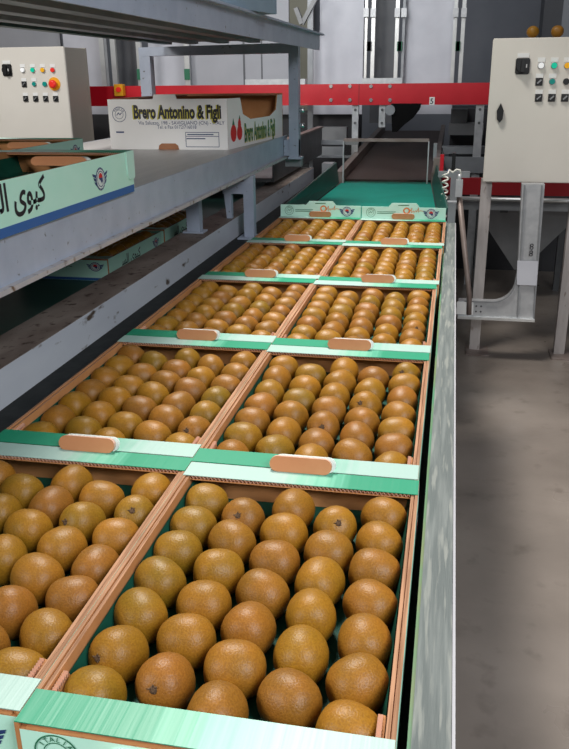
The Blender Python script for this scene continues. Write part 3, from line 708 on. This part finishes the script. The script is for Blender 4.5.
mb = MB(); fm = frame_matrix((-1.385, 3.2297, cz), (.503, -.005, 0), (0, 0, 1)); FW = .503
def fx(px): return (px - 107.3) / (237.5 - 107.3) * FW
def fz(py): return (148.5 - py) / (148.5 - 96.5) * ch_h
text_into(mb, 'Brero Antonino & Figli', .070, 'print_yellow', fm, fx(135) - .003, fz(115.8) - .002, xs=.575, bold=.0036, lift=.0005)
text_into(mb, 'Brero Antonino & Figli', .070, 'print_black', fm, fx(135.5), fz(115.8), xs=.575, bold=.0028, lift=.0009); mb.build('printed_title', 'print_black', ca); mb = MB()
text_into(mb, 'Via Saluzzo, 198 - SAVIGLIANO (CN) - ITALY', .0195, 'print_navy', fm, fx(140.5), fz(122.5), xs=.98)
text_into(mb, 'Tel. e Fax 0172/716018', .0195, 'print_navy', fm, fx(161), fz(126.8), xs=.9)
mb.build('printed_address', 'print_navy', ca); mb = MB()
stamp(mb, fx(119.5), fz(112), .030, fm, 'print_navy', 'FRUTTA'); mb.build('printed_stamp', 'print_navy', ca); mb = MB(); line_into(mb, [(fx(115), fz(130.5)), (fx(123), fz(130.5))], .006, 'print_navy', fm)
mb.build('printed_code', 'print_navy', ca); mb = MB()
for y0, y1 in ((130.5, 130.5), (145.5, 145.5), (134.5, 134.5)): line_into(mb, [(fx(192), fz(y0)), (fx(228), fz(y1))], .0022, 'print_navy', fm)
for x in (192, 228): line_into(mb, [(fx(x), fz(130.5)), (fx(x), fz(145.5))], .0022, 'print_navy', fm)
for y, a, b2 in ((132.7, 194, 222), (137, 193, 213)): line_into(mb, [(fx(a), fz(y)), (fx(b2), fz(y))], .004, 'print_navy', fm)
mb.build('printed_table', 'print_navy', ca)
mb = MB(); q = [(fx(161), .0), (fx(184), .0), (fx(183), .016), (fx(180), .024), (fx(165), .024), (fx(162), .016)]
mb.prism([fm @ Vector((x, y, .0006)) for x, y in q], (0, .0005, 0), 'kraft_dark'); h = mb.build('hand_slot', 'kraft_dark', ca); h['label'] = 'brown hand slot at the bottom of the front'
mb = MB(); fm = frame_matrix((-.882 + .0001, 3.232, cz), (.064, .778, 0), (0, 0, 1))
text_into(mb, 'Brero Antonino & Figli', .104, 'print_yellow', fm, .20, .016, xs=.47, bold=.005, lift=.0005)
text_into(mb, 'Brero Antonino & Figli', .104, 'print_greentext', fm, .202, .018, xs=.47, bold=.003, lift=.0009)
shape_into(mb, circ(.065, .06, .036, 18, ry=.034), 'print_red', fm); shape_into(mb, circ(.14, .058, .034, 18, ry=.030), 'print_red', fm)
shape_into(mb, circ(.14, .088, .02, 12, ry=.026), 'print_red', fm, .0007); shape_into(mb, [(.05, .092), (.065, .12), (.08, .092)], 'print_greentext', fm); shape_into(mb, [(.13, .11), (.145, .128), (.155, .11)], 'print_greentext', fm)
mb.build('side_print', 'print_navy', ca)

# ------------------------------------------------------------------ control cabinets
def cyl_y(mb, p, r, d, m, n=16): mb.tube([(p[0], p[1], p[2]), (p[0], p[1] - d, p[2])], r, m, n)
def cabinet(label, yf, x0, x1, z0, z1, depth, P, s, e_stop, latch, legs):
    """P(px,py) gives a point on the door; s = size of one pixel there"""
    cb = thing('control_cabinet', label, 'cabinet', ((x0 + x1) / 2, yf + depth / 2, 0))
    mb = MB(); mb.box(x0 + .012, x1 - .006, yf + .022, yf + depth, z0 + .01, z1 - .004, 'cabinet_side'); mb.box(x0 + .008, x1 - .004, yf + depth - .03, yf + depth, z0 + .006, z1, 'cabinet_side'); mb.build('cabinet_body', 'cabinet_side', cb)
    mb = MB(); mb.box(x0, x1, yf, yf + .021, z0, z1, 'cabinet_paint'); mb.build('door', 'cabinet_paint', cb, bevel=.004)
    def plate(p, w, h, par): 
        m2 = MB(); m2.box(p.x - w / 2, p.x + w / 2, yf - .003, yf - .0005, p.z - h / 2, p.z + h / 2, 'label_white'); return m2.build('label_plate', 'label_white', par)
    def button(p, m, kind='lamp'):
        m2 = MB()
        if kind == 'lamp':
            cyl_y(m2, (p.x, yf, p.z), .0165, .006, 'chrome'); cyl_y(m2, (p.x, yf - .005, p.z), .0135, .010, m)
            nm = 'pilot_lamp'
        elif kind == 'select':
            m2.box(p.x - .017, p.x + .017, yf - .008, yf, p.z - .019, p.z + .017, 'black_plastic'); m2.bar((p.x - .009, yf - .012, p.z - .009), (p.x + .009, yf - .012, p.z + .008), .007, .008, 'chrome', (0, 1, 0))
            nm = 'selector_switch'
        else:
            cyl_y(m2, (p.x, yf, p.z), .016, .006, 'chrome'); cyl_y(m2, (p.x, yf - .005, p.z), .013, .008, m); nm = 'push_button'
        ob = m2.build(nm, m, cb)
        return ob
    cols, rows, rot = P
    for i, m in enumerate(('lamp_white', 'lamp_green', 'lamp_yellow', 'lamp_red')):
        p = rows(0, i); ob = button(p, m); ob['label'] = m.split('_')[1] + ' pilot lamp'; plate(p + Vector((0, 0, .027)), .036, .020, ob)
    for i, (m, kd) in enumerate((('grey_steel', 'select'), ('button_teal', 'push'))):
        p = rows(1, i); ob = button(p, m, kd); plate(p + Vector((0, 0, .027)), .036, .020, ob)
    p = rows(1, 2); m2 = MB(); cyl_y(m2, (p.x + .004, yf, p.z), .015, .012, 'black_plastic' if x0 > 0 else 'button_teal'); m2.build('push_button', 'black_plastic', cb)
    if e_stop:
        m2 = MB(); cyl_y(m2, (e_stop.x, yf, e_stop.z), .043, .004, 'yellow_plastic', 24); es = m2.build('emergency_stop', 'yellow_plastic', cb); es['label'] = 'red mushroom button on a yellow disc'
        m2 = MB(); m2.tube([(e_stop.x, yf - .004, e_stop.z), (e_stop.x, yf - .02, e_stop.z), (e_stop.x, yf - .022, e_stop.z), (e_stop.x, yf - .034, e_stop.z), (e_stop.x, yf - .04, e_stop.z)], [.014, .014, .026, .026, .015], 'lamp_red', 18); m2.build('mushroom_button', 'lamp_red', es)
    for i in range(4):
        p = rows(2, i); ob = button(p, 'black_plastic', 'select'); plate(p + Vector((0, 0, .027)), .036, .020, ob)
    m2 = MB(); m2.box(rot.x - .034, rot.x + .034, yf - .012, yf, rot.z - .038, rot.z + .036, 'black_plastic'); ro = m2.build('rotary_switch', 'black_plastic', cb, bevel=.004)
    m2 = MB(); cyl_y(m2, (rot.x, yf - .012, rot.z), .03, .012, 'black_plastic', 20); m2.box(rot.x - .008, rot.x + .008, yf - .036, yf - .022, rot.z - .028, rot.z + .028, 'black_plastic'); m2.box(rot.x + .015, rot.x + .02, yf - .0245, yf - .024, rot.z - .008, rot.z + .008, 'label_white'); m2.build('knob', 'black_plastic', ro)
    plate(rot + Vector((0, 0, .049)), .056, .020, ro)
    m2 = MB(); m2.tube([(latch.x, yf, latch.z), (latch.x, yf - .006, latch.z)], .014, 'black_plastic', 14)
    m2.prism([(latch.x, yf - .006, latch.z + .048), (latch.x + .017, yf - .006, latch.z + .012), (latch.x + .014, yf - .006, latch.z - .03), (latch.x, yf - .006, latch.z - .046), (latch.x - .014, yf - .006, latch.z - .03), (latch.x - .017, yf - .006, latch.z + .012)], (0, -.012, 0), 'black_plastic'); m2.build('door_latch', 'black_plastic', cb)
    for (lx, ly, w) in legs:
        m2 = MB(); m2.box(lx - w / 2, lx + w / 2, ly, ly + .05, .008, z0 + .01, 'pipe_pale'); lg = m2.build('leg', 'pipe_pale', cb)
        m2 = MB(); m2.box(lx - w / 2 - .02, lx + w / 2 + .05, ly - .09, ly + .08, 0, .008, 'pipe_brown'); m2.build('foot_plate', 'pipe_brown', lg)
    return cb
mat('pipe_pale', (.42, .385, .37), .45, .15, (.49, .455, .44), 14, (3, 3, .6), extra=((.16, .11, .09), 30, (1, 1, .4), .62, .72))
def rrow(r, i): 
    a = {0: (541, 65.5), 1: (539, 81.5), 2: (538.5, 97.5)}[r]; return at(a[0] + 13.1 * i, a[1], 4.4)
rc = cabinet('grey-beige control cabinet on thin legs at the right, its door facing forward', 4.40, .170, .90, .948, 1.642, .24, (None, rrow, at(522.5, 66, 4.4)), 1, rrow(1, 3) + Vector((.02, 0, 0)), at(500, 113, 4.4), ((.193, 4.45, .056), (.655, 4.45, .056)))
def lrow(r, i):
    a = {0: (23, 70), 1: (24.5, 84), 2: (26, 98.5)}[r]; return at(a[0] + 10 * i, a[1], 5.3)
cabinet('grey-beige control cabinet behind the shelf at the left with yellow emergency stop', 5.30, -3.25, -2.548, .98, 1.68, .36, (None, lrow, at(7.5, 70, 5.3)), 1, at(54.5, 84, 5.3), at(-3, 114, 5.3), ((-3.1, 5.4, .05), (-2.65, 5.4, .05)))
# two fruit lying on the right cabinet
for (px, lab) in ((532.5, 'single kiwifruit on top of the right cabinet, the left one'), (557, 'single kiwifruit on top of the right cabinet, the right one')):
    p = at(px, 36, 4.46); o = bpy.data.objects.new('kiwifruit', KM[3][0]); C.objects.link(o)
    o.location = (p.x, 4.46, 1.642 + KC * .985); o.rotation_euler = (0, 0, 1.2 if px > 540 else .4); o.scale = (1, 1, 1); tag(o, lab, 'kiwi', 'kiwifruit on the cabinet')

# ------------------------------------------------------------------ red beam and grading machine behind
BY = 6.0
rb = thing('red_beam', 'long red painted steel beam crossing the hall behind the shelf and cabinet', 'beam', (-1.0, BY, 0))
mb = MB(); mb.box(-4.2, 1.6, BY, BY + .07, 1.283, 1.425, 'red_paint'); mb.build('beam', 'red_paint', rb)
for px in (331, 350, 371, 390):
    for py in (86.2, 100):
        p = at(px, py, BY); mb = MB(); mb.tube([(p.x, BY - .009, p.z), (p.x, BY + .001, p.z)], .0135, 'chrome', 6); mb.build('bolt', 'chrome', rb)
p = at(359, 90, BY); mb = MB(); mb.box(p.x - .003, p.x + .003, BY - .002, BY, 1.284, 1.424, 'red_dull'); mb.build('beam_joint', 'red_dull', rb)
p = at(432, 101, BY); mb = MB(); mb.box(p.x - .018, p.x + .018, BY - .003, BY, p.z - .026, p.z + .026, 'label_white'); pl = mb.build('number_plate', 'label_white', rb)
mb = MB(); text_into(mb, '5', .05, 'print_black', frame_matrix((p.x, BY - .003, p.z), (1, 0, 0), (0, 0, 1)), -.001, -.018, align='CENTER', bold=.001); mb.build('printed_number', 'print_black', pl)
for (a, b2) in ((245, 305), (362, 402)):
    mb = MB(); x0, x1 = at(a, 80, BY).x, at(b2, 80, BY).x; mb.box(x0, x1, BY + .0, BY + .07, 1.425, 1.462, 'galvanised'); mb.build('top_plate', 'galvanised', rb)
for px, w in ((355, .045), (382, .045), (480, .055)):
    x = at(px, 110, BY).x; mb = MB(); mb.box(x - w / 2, x + w / 2, BY + .02, BY + .06, 0 if px != 382 else 1.13, 1.283, 'galvanised'); lg = mb.build('leg', 'galvanised', rb)
    for z in (1.25, 1.16):
        mb = MB(); mb.tube([(x, BY + .012, z), (x, BY + .021, z)], .01, 'dark_steel', 6); mb.build('bolt', 'dark_steel', lg)
for x in (-3.9, 1.4):
    mb = MB(); mb.box(x - .03, x + .03, BY + .01, BY + .06, 0, 1.283, 'galvanised'); mb.build('leg', 'galvanised', rb)
ys = thing('isolator_switch', 'small yellow switch box with red knob on the red beam', 'switch', (at(121, 90, BY).x, BY, 1.36))
p = at(121, 90, BY); mb = MB(); mb.box(p.x - .035, p.x + .035, BY - .05, BY - .0, p.z - .042, p.z + .042, 'yellow_plastic'); mb.build('switch_box', 'yellow_plastic', ys, bevel=.003)
mb = MB(); cyl_y(mb, (p.x + .004, BY - .05, p.z + .004), .018, .016, 'lamp_red'); mb.build('knob', 'lamp_red', ys)
rr = thing('brush_roller', 'black roller hanging under the red beam over the brown belt', 'roller', (-.36, 5.95, 1.0))
mb = MB(); q_ = lambda px, py: at(px, py, 5.86)
mb.prism([q_(391, 104), q_(421, 104), q_(419, 110), q_(413, 118), q_(404, 125), q_(397, 132), q_(392, 132)], (0, .13, 0), 'rubber_black'); mb.build('roller', 'rubber_black', rr)
mb = MB(); p = q_(390, 110); mb.tube([(p.x, 5.845, p.z), (p.x, 5.858, p.z)], .035, 'grey_steel', 14); mb.build('hub', 'grey_steel', rr)

# white upright belts / partitions between aluminium posts
PZ = 6.5
def xat(px, y=PZ): return at(px, 60, y).x
def panel(name, a, b2, z0, z1, m, label, cat, y=PZ, grp=None, d=.03):
    mb = MB(); mb.box(xat(a, y), xat(b2, y), y, y + d, z0, z1, m); return single(mb, name, m, label, cat, grp, bevel=0)
def panel_notch(a, b2, label):
    x0, x1 = xat(a), xat(b2); mb = MB(); z0, z1 = 1.2, 2.5
    pts = [(x0, PZ, z0), (x1, PZ, z0), (x1, PZ, z1), (x0 + .06, PZ, z1), (x0 + .06, PZ, 1.80), (x0, PZ, 1.70)]
    mb.prism(pts, (0, .03, 0), 'white_panel'); return single(mb, 'partition_board', 'white_panel', label, 'panel', 'white upright panels')
panel_notch(312, 363, 'white upright panel left of the dark gap behind the red beam')
panel('partition_board', 404, 455, 1.2, 2.5, 'white_panel', 'white upright panel right of the dark gap behind the red beam', 'panel', grp='white upright panels')
panel('partition_board', 65, 104, 1.2, 2.0, 'white_panel', 'pale lilac upright panel beside the left control cabinet', 'panel', grp='white upright panels', y=6.62)
panel('partition_board', 371, 397, 1.125, 2.5, 'panel_dark', 'dark sheet standing in for the dark gap between the two white panels', 'panel', y=6.7)  # sheet added so its dark colour stands for the darkness of the gap
panel('partition_board', 116, 138, 1.2, 2.0, 'panel_dark', 'dark upright panel behind the red beam above the carton', 'panel', y=6.7)
panel('partition_board', 0, 62, 0, 2.1, 'panel_mid', 'grey-lilac panel above the left control cabinet', 'panel', y=6.75)
panel('partition_board', 149, 184, 1.2, 2.0, 'white_panel', 'pale grey panel framed by the rack, left of the bright post', 'panel', y=6.7, grp=None)
mb = MB(); mb.box(xat(191), xat(289), PZ, PZ + .03, 1.2, 2.1, 'panel_mid'); mb.box(xat(243), xat(245), PZ - .002, PZ, 1.2, 2.1, 'panel_dark'); mb.box(xat(261), xat(262.5), PZ - .002, PZ, 1.2, 2.1, 'panel_dark')
single(mb, 'partition_board', 'panel_mid', 'mid grey seamed panel seen between the rack posts', 'panel')
POST = [(365.5, 2.2, 'aluminium', 'first'), (372.5, 3.2, 'aluminium', 'second'), (396, 3.2, 'aluminium', 'third'), (402.5, 2.2, 'grey_steel', 'fourth'), (453, 3.0, 'aluminium', 'fifth'), (461, 3.2, 'aluminium', 'sixth')]
WHERE = ['at the right edge of the left white panel', 'along the left edge of the dark gap', 'along the right edge of the dark gap', 'at the left edge of the right white panel', 'along the right edge of the right white panel', 'against the grey wall right of the white panels']
for (px, w, m, _), wh in zip(POST, WHERE):
    x = xat(px, 6.44); ww = w * .0085 / 2
    t = thing('metal_post', 'bright metal post ' + wh, 'post', (x, 6.44, 0), 'metal posts behind the red beam')
    mb = MB(); mb.box(x - ww, x + ww, 6.43, 6.46, 1.29, 2.6, m); mb.build('post', m, t); mb = MB(); mb.box(x - .012, x + .012, 6.0705, 6.43, 1.30, 1.34, 'grey_steel'); mb.build('mount_arm', 'grey_steel', t)
    z = at(px, 13, 6.44).z; mb = MB(); mb.box(x - .019, x + .019, 6.40, 6.43, z - .03, z + .03, 'galvanised'); mb.build('clamp', 'galvanised', t)
    z = at(px, 46, 6.44).z; mb = MB(); s_ = 1 if px in (365.5, 396, 453) else -1; mb.box(x + s_ * .012, x + s_ * .042, 6.41, 6.43, z - .035, z + .03, 'print_greentext' if px > 390 else 'machine_dark'); mb.build('sensor_block', 'machine_dark', t)
for px, lab in ((103, 'leftmost bright post beside the left cabinet'), (107, 'thin grey post right of the leftmost bright post'), (114, 'bright post left of the dark panel'), (139.5, 'pale post at the right of the dark panel'), (187, 'bright post between the two grey panels inside the rack frame')):
    x = xat(px, 6.44); w = .011 if px == 107 else .02
    t = thing('metal_post', lab, 'post', (x, 6.44, 0), 'metal posts behind the red beam'); m = 'grey_steel' if px == 107 else 'aluminium'
    mb = MB(); mb.box(x - w, x + w, 6.43, 6.46, 1.29, 2.2, m); mb.build('post', m, t); mb = MB(); mb.box(x - .012, x + .012, 6.0705, 6.43, 1.30, 1.34, 'grey_steel'); mb.build('mount_arm', 'grey_steel', t)
    if px in (139.5, 187):
        z = at(px, 73, 6.44).z; mb = MB(); mb.box(x - .022, x + .022, 6.42, 6.43, z - .05, z + .03, 'print_greentext'); mb.build('sensor_block', 'print_greentext', t)
t = thing('steel_stay', 'angled pale metal bracket at the far end of the upper deck', 'bracket', (xat(305, 6.3), 6.3, 0))
pa, pb, pc = at(296, 8, 6.3), at(302, 24, 6.3), at(318, -6, 6.3)
mb = MB(); mb.bar(pa, pb, .05, .03, 'hopper_grey'); mb.build('arm', 'hopper_grey', t)
mb = MB(); mb.bar(pb, pc, .035, .03, 'hopper_grey'); mb.build('arm', 'hopper_grey', t)
mb = MB(); mb.bar(at(310.5, -10, 6.32), (at(310.5, 80, 6.32).x, 6.32, 0), .04, .03, 'grey_steel'); mb.build('post', 'grey_steel', t)

# machine housings below the beam
mh = thing('machine_housing', 'dark machine housing under the red beam left of the brown belt', 'machine', (-1.7, 6.7, 0))
mb = MB(); mb.box(-3.0, -.78, 6.56, 7.3, 0, 1.20, 'machine_dark'); mb.build('housing', 'machine_dark', mh)
mb = MB(); mb.box(-2.6, -.80, 6.20, 6.30, .90, .98, 'grey_steel'); mb.build('cross_rail', 'grey_steel', mh)
mb = MB(); mb.box(-1.0, -.78, 6.22, 6.30, 1.0, 1.12, 'hopper_grey'); mb.build('cover', 'hopper_grey', mh)
mh = thing('machine_housing', 'dark machine housing under the red beam right of the brown belt', 'machine', (.35, 6.9, 0))
mb = MB(); mb.box(-.02, 2.55, 6.56, 7.3, 0, 1.235, 'machine_dark'); mb.build('housing', 'machine_dark', mh)
mb = MB(); mb.box(-.03, .22, 6.30, 6.55, 1.06, 1.14, 'hopper_grey'); mb.box(-.02, .10, 6.34, 6.55, 1.14, 1.24, 'dark_steel'); mb.build('cover', 'hopper_grey', mh)
mb = MB(); mb.box(-.07, .26, 6.12, 6.24, .94, .99, 'grey_steel'); mb.box(-.07, .5, 6.00, 6.018, .82, .93, 'grey_steel'); mb.build('cross_rail', 'grey_steel', mh)
sp = thing('steel_trough', 'grey steel trough at the far end of the shelf, left of the chute', 'trough', (-1.3, 5.1, 0))
mb = MB(); mb.box(-.925, -.915, 4.25, 5.9, .95, 1.135, 'dark_steel'); mb.box(-.945, -.905, 4.25, 5.9, 1.135, 1.145, 'pipe_brown'); mb.build('trough_side', 'dark_steel', sp)
mb = MB(); mb.box(-1.7, -.93, 4.25, 5.9, .95, .97, 'dark_steel'); mb.build('trough_floor', 'dark_steel', sp)
mb = MB(); mb.box(-.915, -.65, 5.86, 5.90, 1.02, 1.05, 'grey_steel'); mb.box(-.915, -.65, 5.86, 5.90, .93, .945, 'grey_steel'); mb.build('cross_rail', 'grey_steel', sp)
for y in (4.4, 5.8):
    mb = MB(); mb.box(-1.68, -1.64, y, y + .04, 0, .95, 'grey_steel'); mb.build('leg', 'grey_steel', sp)
    mb = MB(); mb.box(-1.05, -1.0, y, y + .04, 0, .95, 'grey_steel'); mb.build('leg', 'grey_steel', sp)

# ------------------------------------------------------------------ right hand side: duct, hopper, low frame
lf = thing('low_steelwork', 'low red and grey machine frame behind the cabinet legs', 'frame', (.5, 5.4, 0))
mb = MB(); mb.box(-.05, 1.5, 5.42, 5.47, .745, .85, 'red_dull'); mb.build('red_bar', 'red_dull', lf)
mb = MB(); mb.tube([(-.06, 5.40, .722), (1.5, 5.40, .715)], .016, 'aluminium', 10); mb.build('tube', 'aluminium', lf)
mb = MB(); mb.box(-.06, 1.5, 5.41, 5.46, .65, .70, 'grey_steel'); mb.build('lower_bar', 'grey_steel', lf)
for x in (-.03, 1.4):
    mb = MB(); mb.box(x, x + .05, 5.48, 5.53, 0, .84, 'dark_steel'); mb.build('leg', 'dark_steel', lf)
hp = thing('hopper', 'grey sheet metal hopper tapering to a point behind the cabinet legs', 'hopper', (.5, 5.75, 0))
mb = MB(); T = [(.20, 5.55, .655), (.84, 5.55, .655), (.84, 5.97, .655), (.20, 5.97, .655)]; U = [(.20, 5.55, .60), (.84, 5.55, .60), (.84, 5.97, .60), (.20, 5.97, .60)]; B_ = [(.47, 5.6, .22), (.52, 5.6, .22), (.52, 5.68, .22), (.47, 5.68, .22)]
mb.hexa(U + T, 'hopper_grey'); mb.hexa(B_ + U, 'hopper_grey'); mb.build('funnel', 'hopper_grey', hp)
mb = MB(); p = at(508, 209, 5.54); mb.box(p.x - .05, p.x + .0, 5.54, 5.549, p.z - .025, p.z + .025, 'dark_steel'); mb.build('access_plate', 'dark_steel', hp)
for x in (.23, .80):
    mb = MB(); mb.box(x - .02, x + .02, 5.93, 5.97, 0, .60, 'dark_steel'); mb.build('leg', 'dark_steel', hp)
dz = thing('cable_duct', 'L-shaped galvanised cable duct hanging below the right control cabinet', 'duct', (.42, 4.3, .25))
Yd = 4.28; dep = .06
mb = MB()
out = [(.085, .245), (.485, .252), (.470, .955), (.360, .955), (.378, .50)]
xi, zi, rr_ = .372, .335, .11
for i in range(9):
    a = PI * .5 * i / 8; out.append((xi - rr_ + rr_ * math.cos(a), zi + rr_ - rr_ * math.sin(a)))
out += [(.085, .335)]
mb.prism([(x, Yd, z) for x, z in out], (0, dep, 0), 'galvanised'); mb.build('duct_body', 'galvanised', dz)
mb = MB()
inn = [(.378, .50)] + [(xi - rr_ + rr_ * math.cos(PI * .5 * i / 8), zi + rr_ - rr_ * math.sin(PI * .5 * i / 8)) for i in range(9)] + [(.12, .335)]
for a, b2 in zip(inn, inn[1:]): mb.hexa([(a[0], Yd - .012, a[1]), (a[0] - .004, Yd - .012, a[1] + .004), (b2[0] - .004, Yd - .012, b2[1] + .004), (b2[0], Yd - .012, b2[1]), (a[0], Yd, a[1]), (a[0] - .004, Yd, a[1] + .004), (b2[0] - .004, Yd, b2[1] + .004), (b2[0], Yd, b2[1])], 'grey_steel')
mb.build('inner_lip', 'grey_steel', dz)
mb = MB(); mb.box(.085, .487, Yd - .016, Yd, .238, .252, 'aluminium'); mb.build('bottom_lip', 'aluminium', dz)
for x0, x1 in ((.372, .378), (.456, .462)):
    mb = MB(); mb.hexa([(x0 + .022, Yd - .010, .26), (x1 + .022, Yd - .010, .26), (x1 + .022, Yd, .26), (x0 + .022, Yd, .26), (x0 - .002, Yd - .010, .95), (x1 - .002, Yd - .010, .95), (x1 - .002, Yd, .95), (x0 - .002, Yd, .95)], 'grey_steel'); mb.build('lid_edge', 'grey_steel', dz)
mb = MB(); mb.hexa([(.378, Yd - .014, .437), (.478, Yd - .014, .437), (.478, Yd - .0105, .437), (.378, Yd - .0105, .437), (.370, Yd - .014, .565), (.474, Yd - .014, .565), (.474, Yd - .0105, .565), (.370, Yd - .0105, .565)], 'white_panel'); q = mb.build('joint_cover', 'white_panel', dz); q['label'] = 'bright joint cover on the duct'
mb = MB(); mb.box(.076, .165, Yd - .006, Yd, .262, .33, 'label_white'); q = mb.build('wall_plate', 'label_white', dz); q['label'] = 'white plate at the left end'
mb = MB(); text_into(mb, '8', .045, 'print_black', frame_matrix((.435, Yd - .011, .59), (1, 0, 0), (0, 0, 1)), 0, 0, align='CENTER'); text_into(mb, '8', .045, 'print_black', frame_matrix((.435, Yd - .011, .625), (1, 0, 0), (0, 0, 1)), 0, 0, align='CENTER'); mb.build('printed_mark', 'print_black', dz)
for x in (.18, .205):
    for z in (.28, .31):
        mb = MB(); mb.tube([(x, Yd - .006, z), (x, Yd + .001, z)], .005, 'dark_steel', 6); mb.build('bolt', 'dark_steel', dz)

# ------------------------------------------------------------------ light
def area(name, loc, target, size, energy, col=(1, 1, 1), sy=None):
    l = bpy.data.lights.new(name, 'AREA'); l.energy = energy; l.color = col; l.size = size
    if sy: l.shape = 'RECTANGLE'; l.size_y = sy
    o = bpy.data.objects.new(name, l); C.objects.link(o); o.location = loc
    o.rotation_euler = (Vector(target) - Vector(loc)).to_track_quat('-Z', 'Y').to_euler(); return o
area('skylight', (-1.0, 3.0, 4.3), (-.34, 2.1, .95), .8, 84, (1, .96, .90)).data.spread = 1.8
area('window_daylight', (-2.3, -1.0, 2.5), (-.3, 1.6, .95), .7, 56, (1, .96, .90))
area('floor_fill', (1.7, -.8, 2.9), (.45, 1.2, .3), 1.4, 40, (.95, .97, 1)).data.spread = 1.8  # invented fill from the right to brighten the near floor, no actual door
area('panel_fill', (-1.0, 4.5, 3.4), (-.9, 7.0, 1.9), 1.0, 21, (.95, .97, 1), 3).data.spread = 2.0  # added fill aimed at the panels behind the beam, no actual fixture
area('cabinet_fill', (-3.4, 3.0, 3.3), (-3.0, 5.3, 1.3), .8, 15, (1, .98, .96)).data.spread = 1.6  # added fill that brightens the left control cabinet, no actual lamp
w = bpy.data.worlds.new('world'); bpy.context.scene.world = w; w.use_nodes = True
bg = w.node_tree.nodes['Background']; bg.inputs['Color'].default_value = (.93, .96, 1, 1); bg.inputs['Strength'].default_value = .13
vs = bpy.context.scene.view_settings
vs.view_transform = 'Standard'; vs.look = 'None'; vs.exposure = 0.12; vs.gamma = 1; vs.use_curve_mapping = False
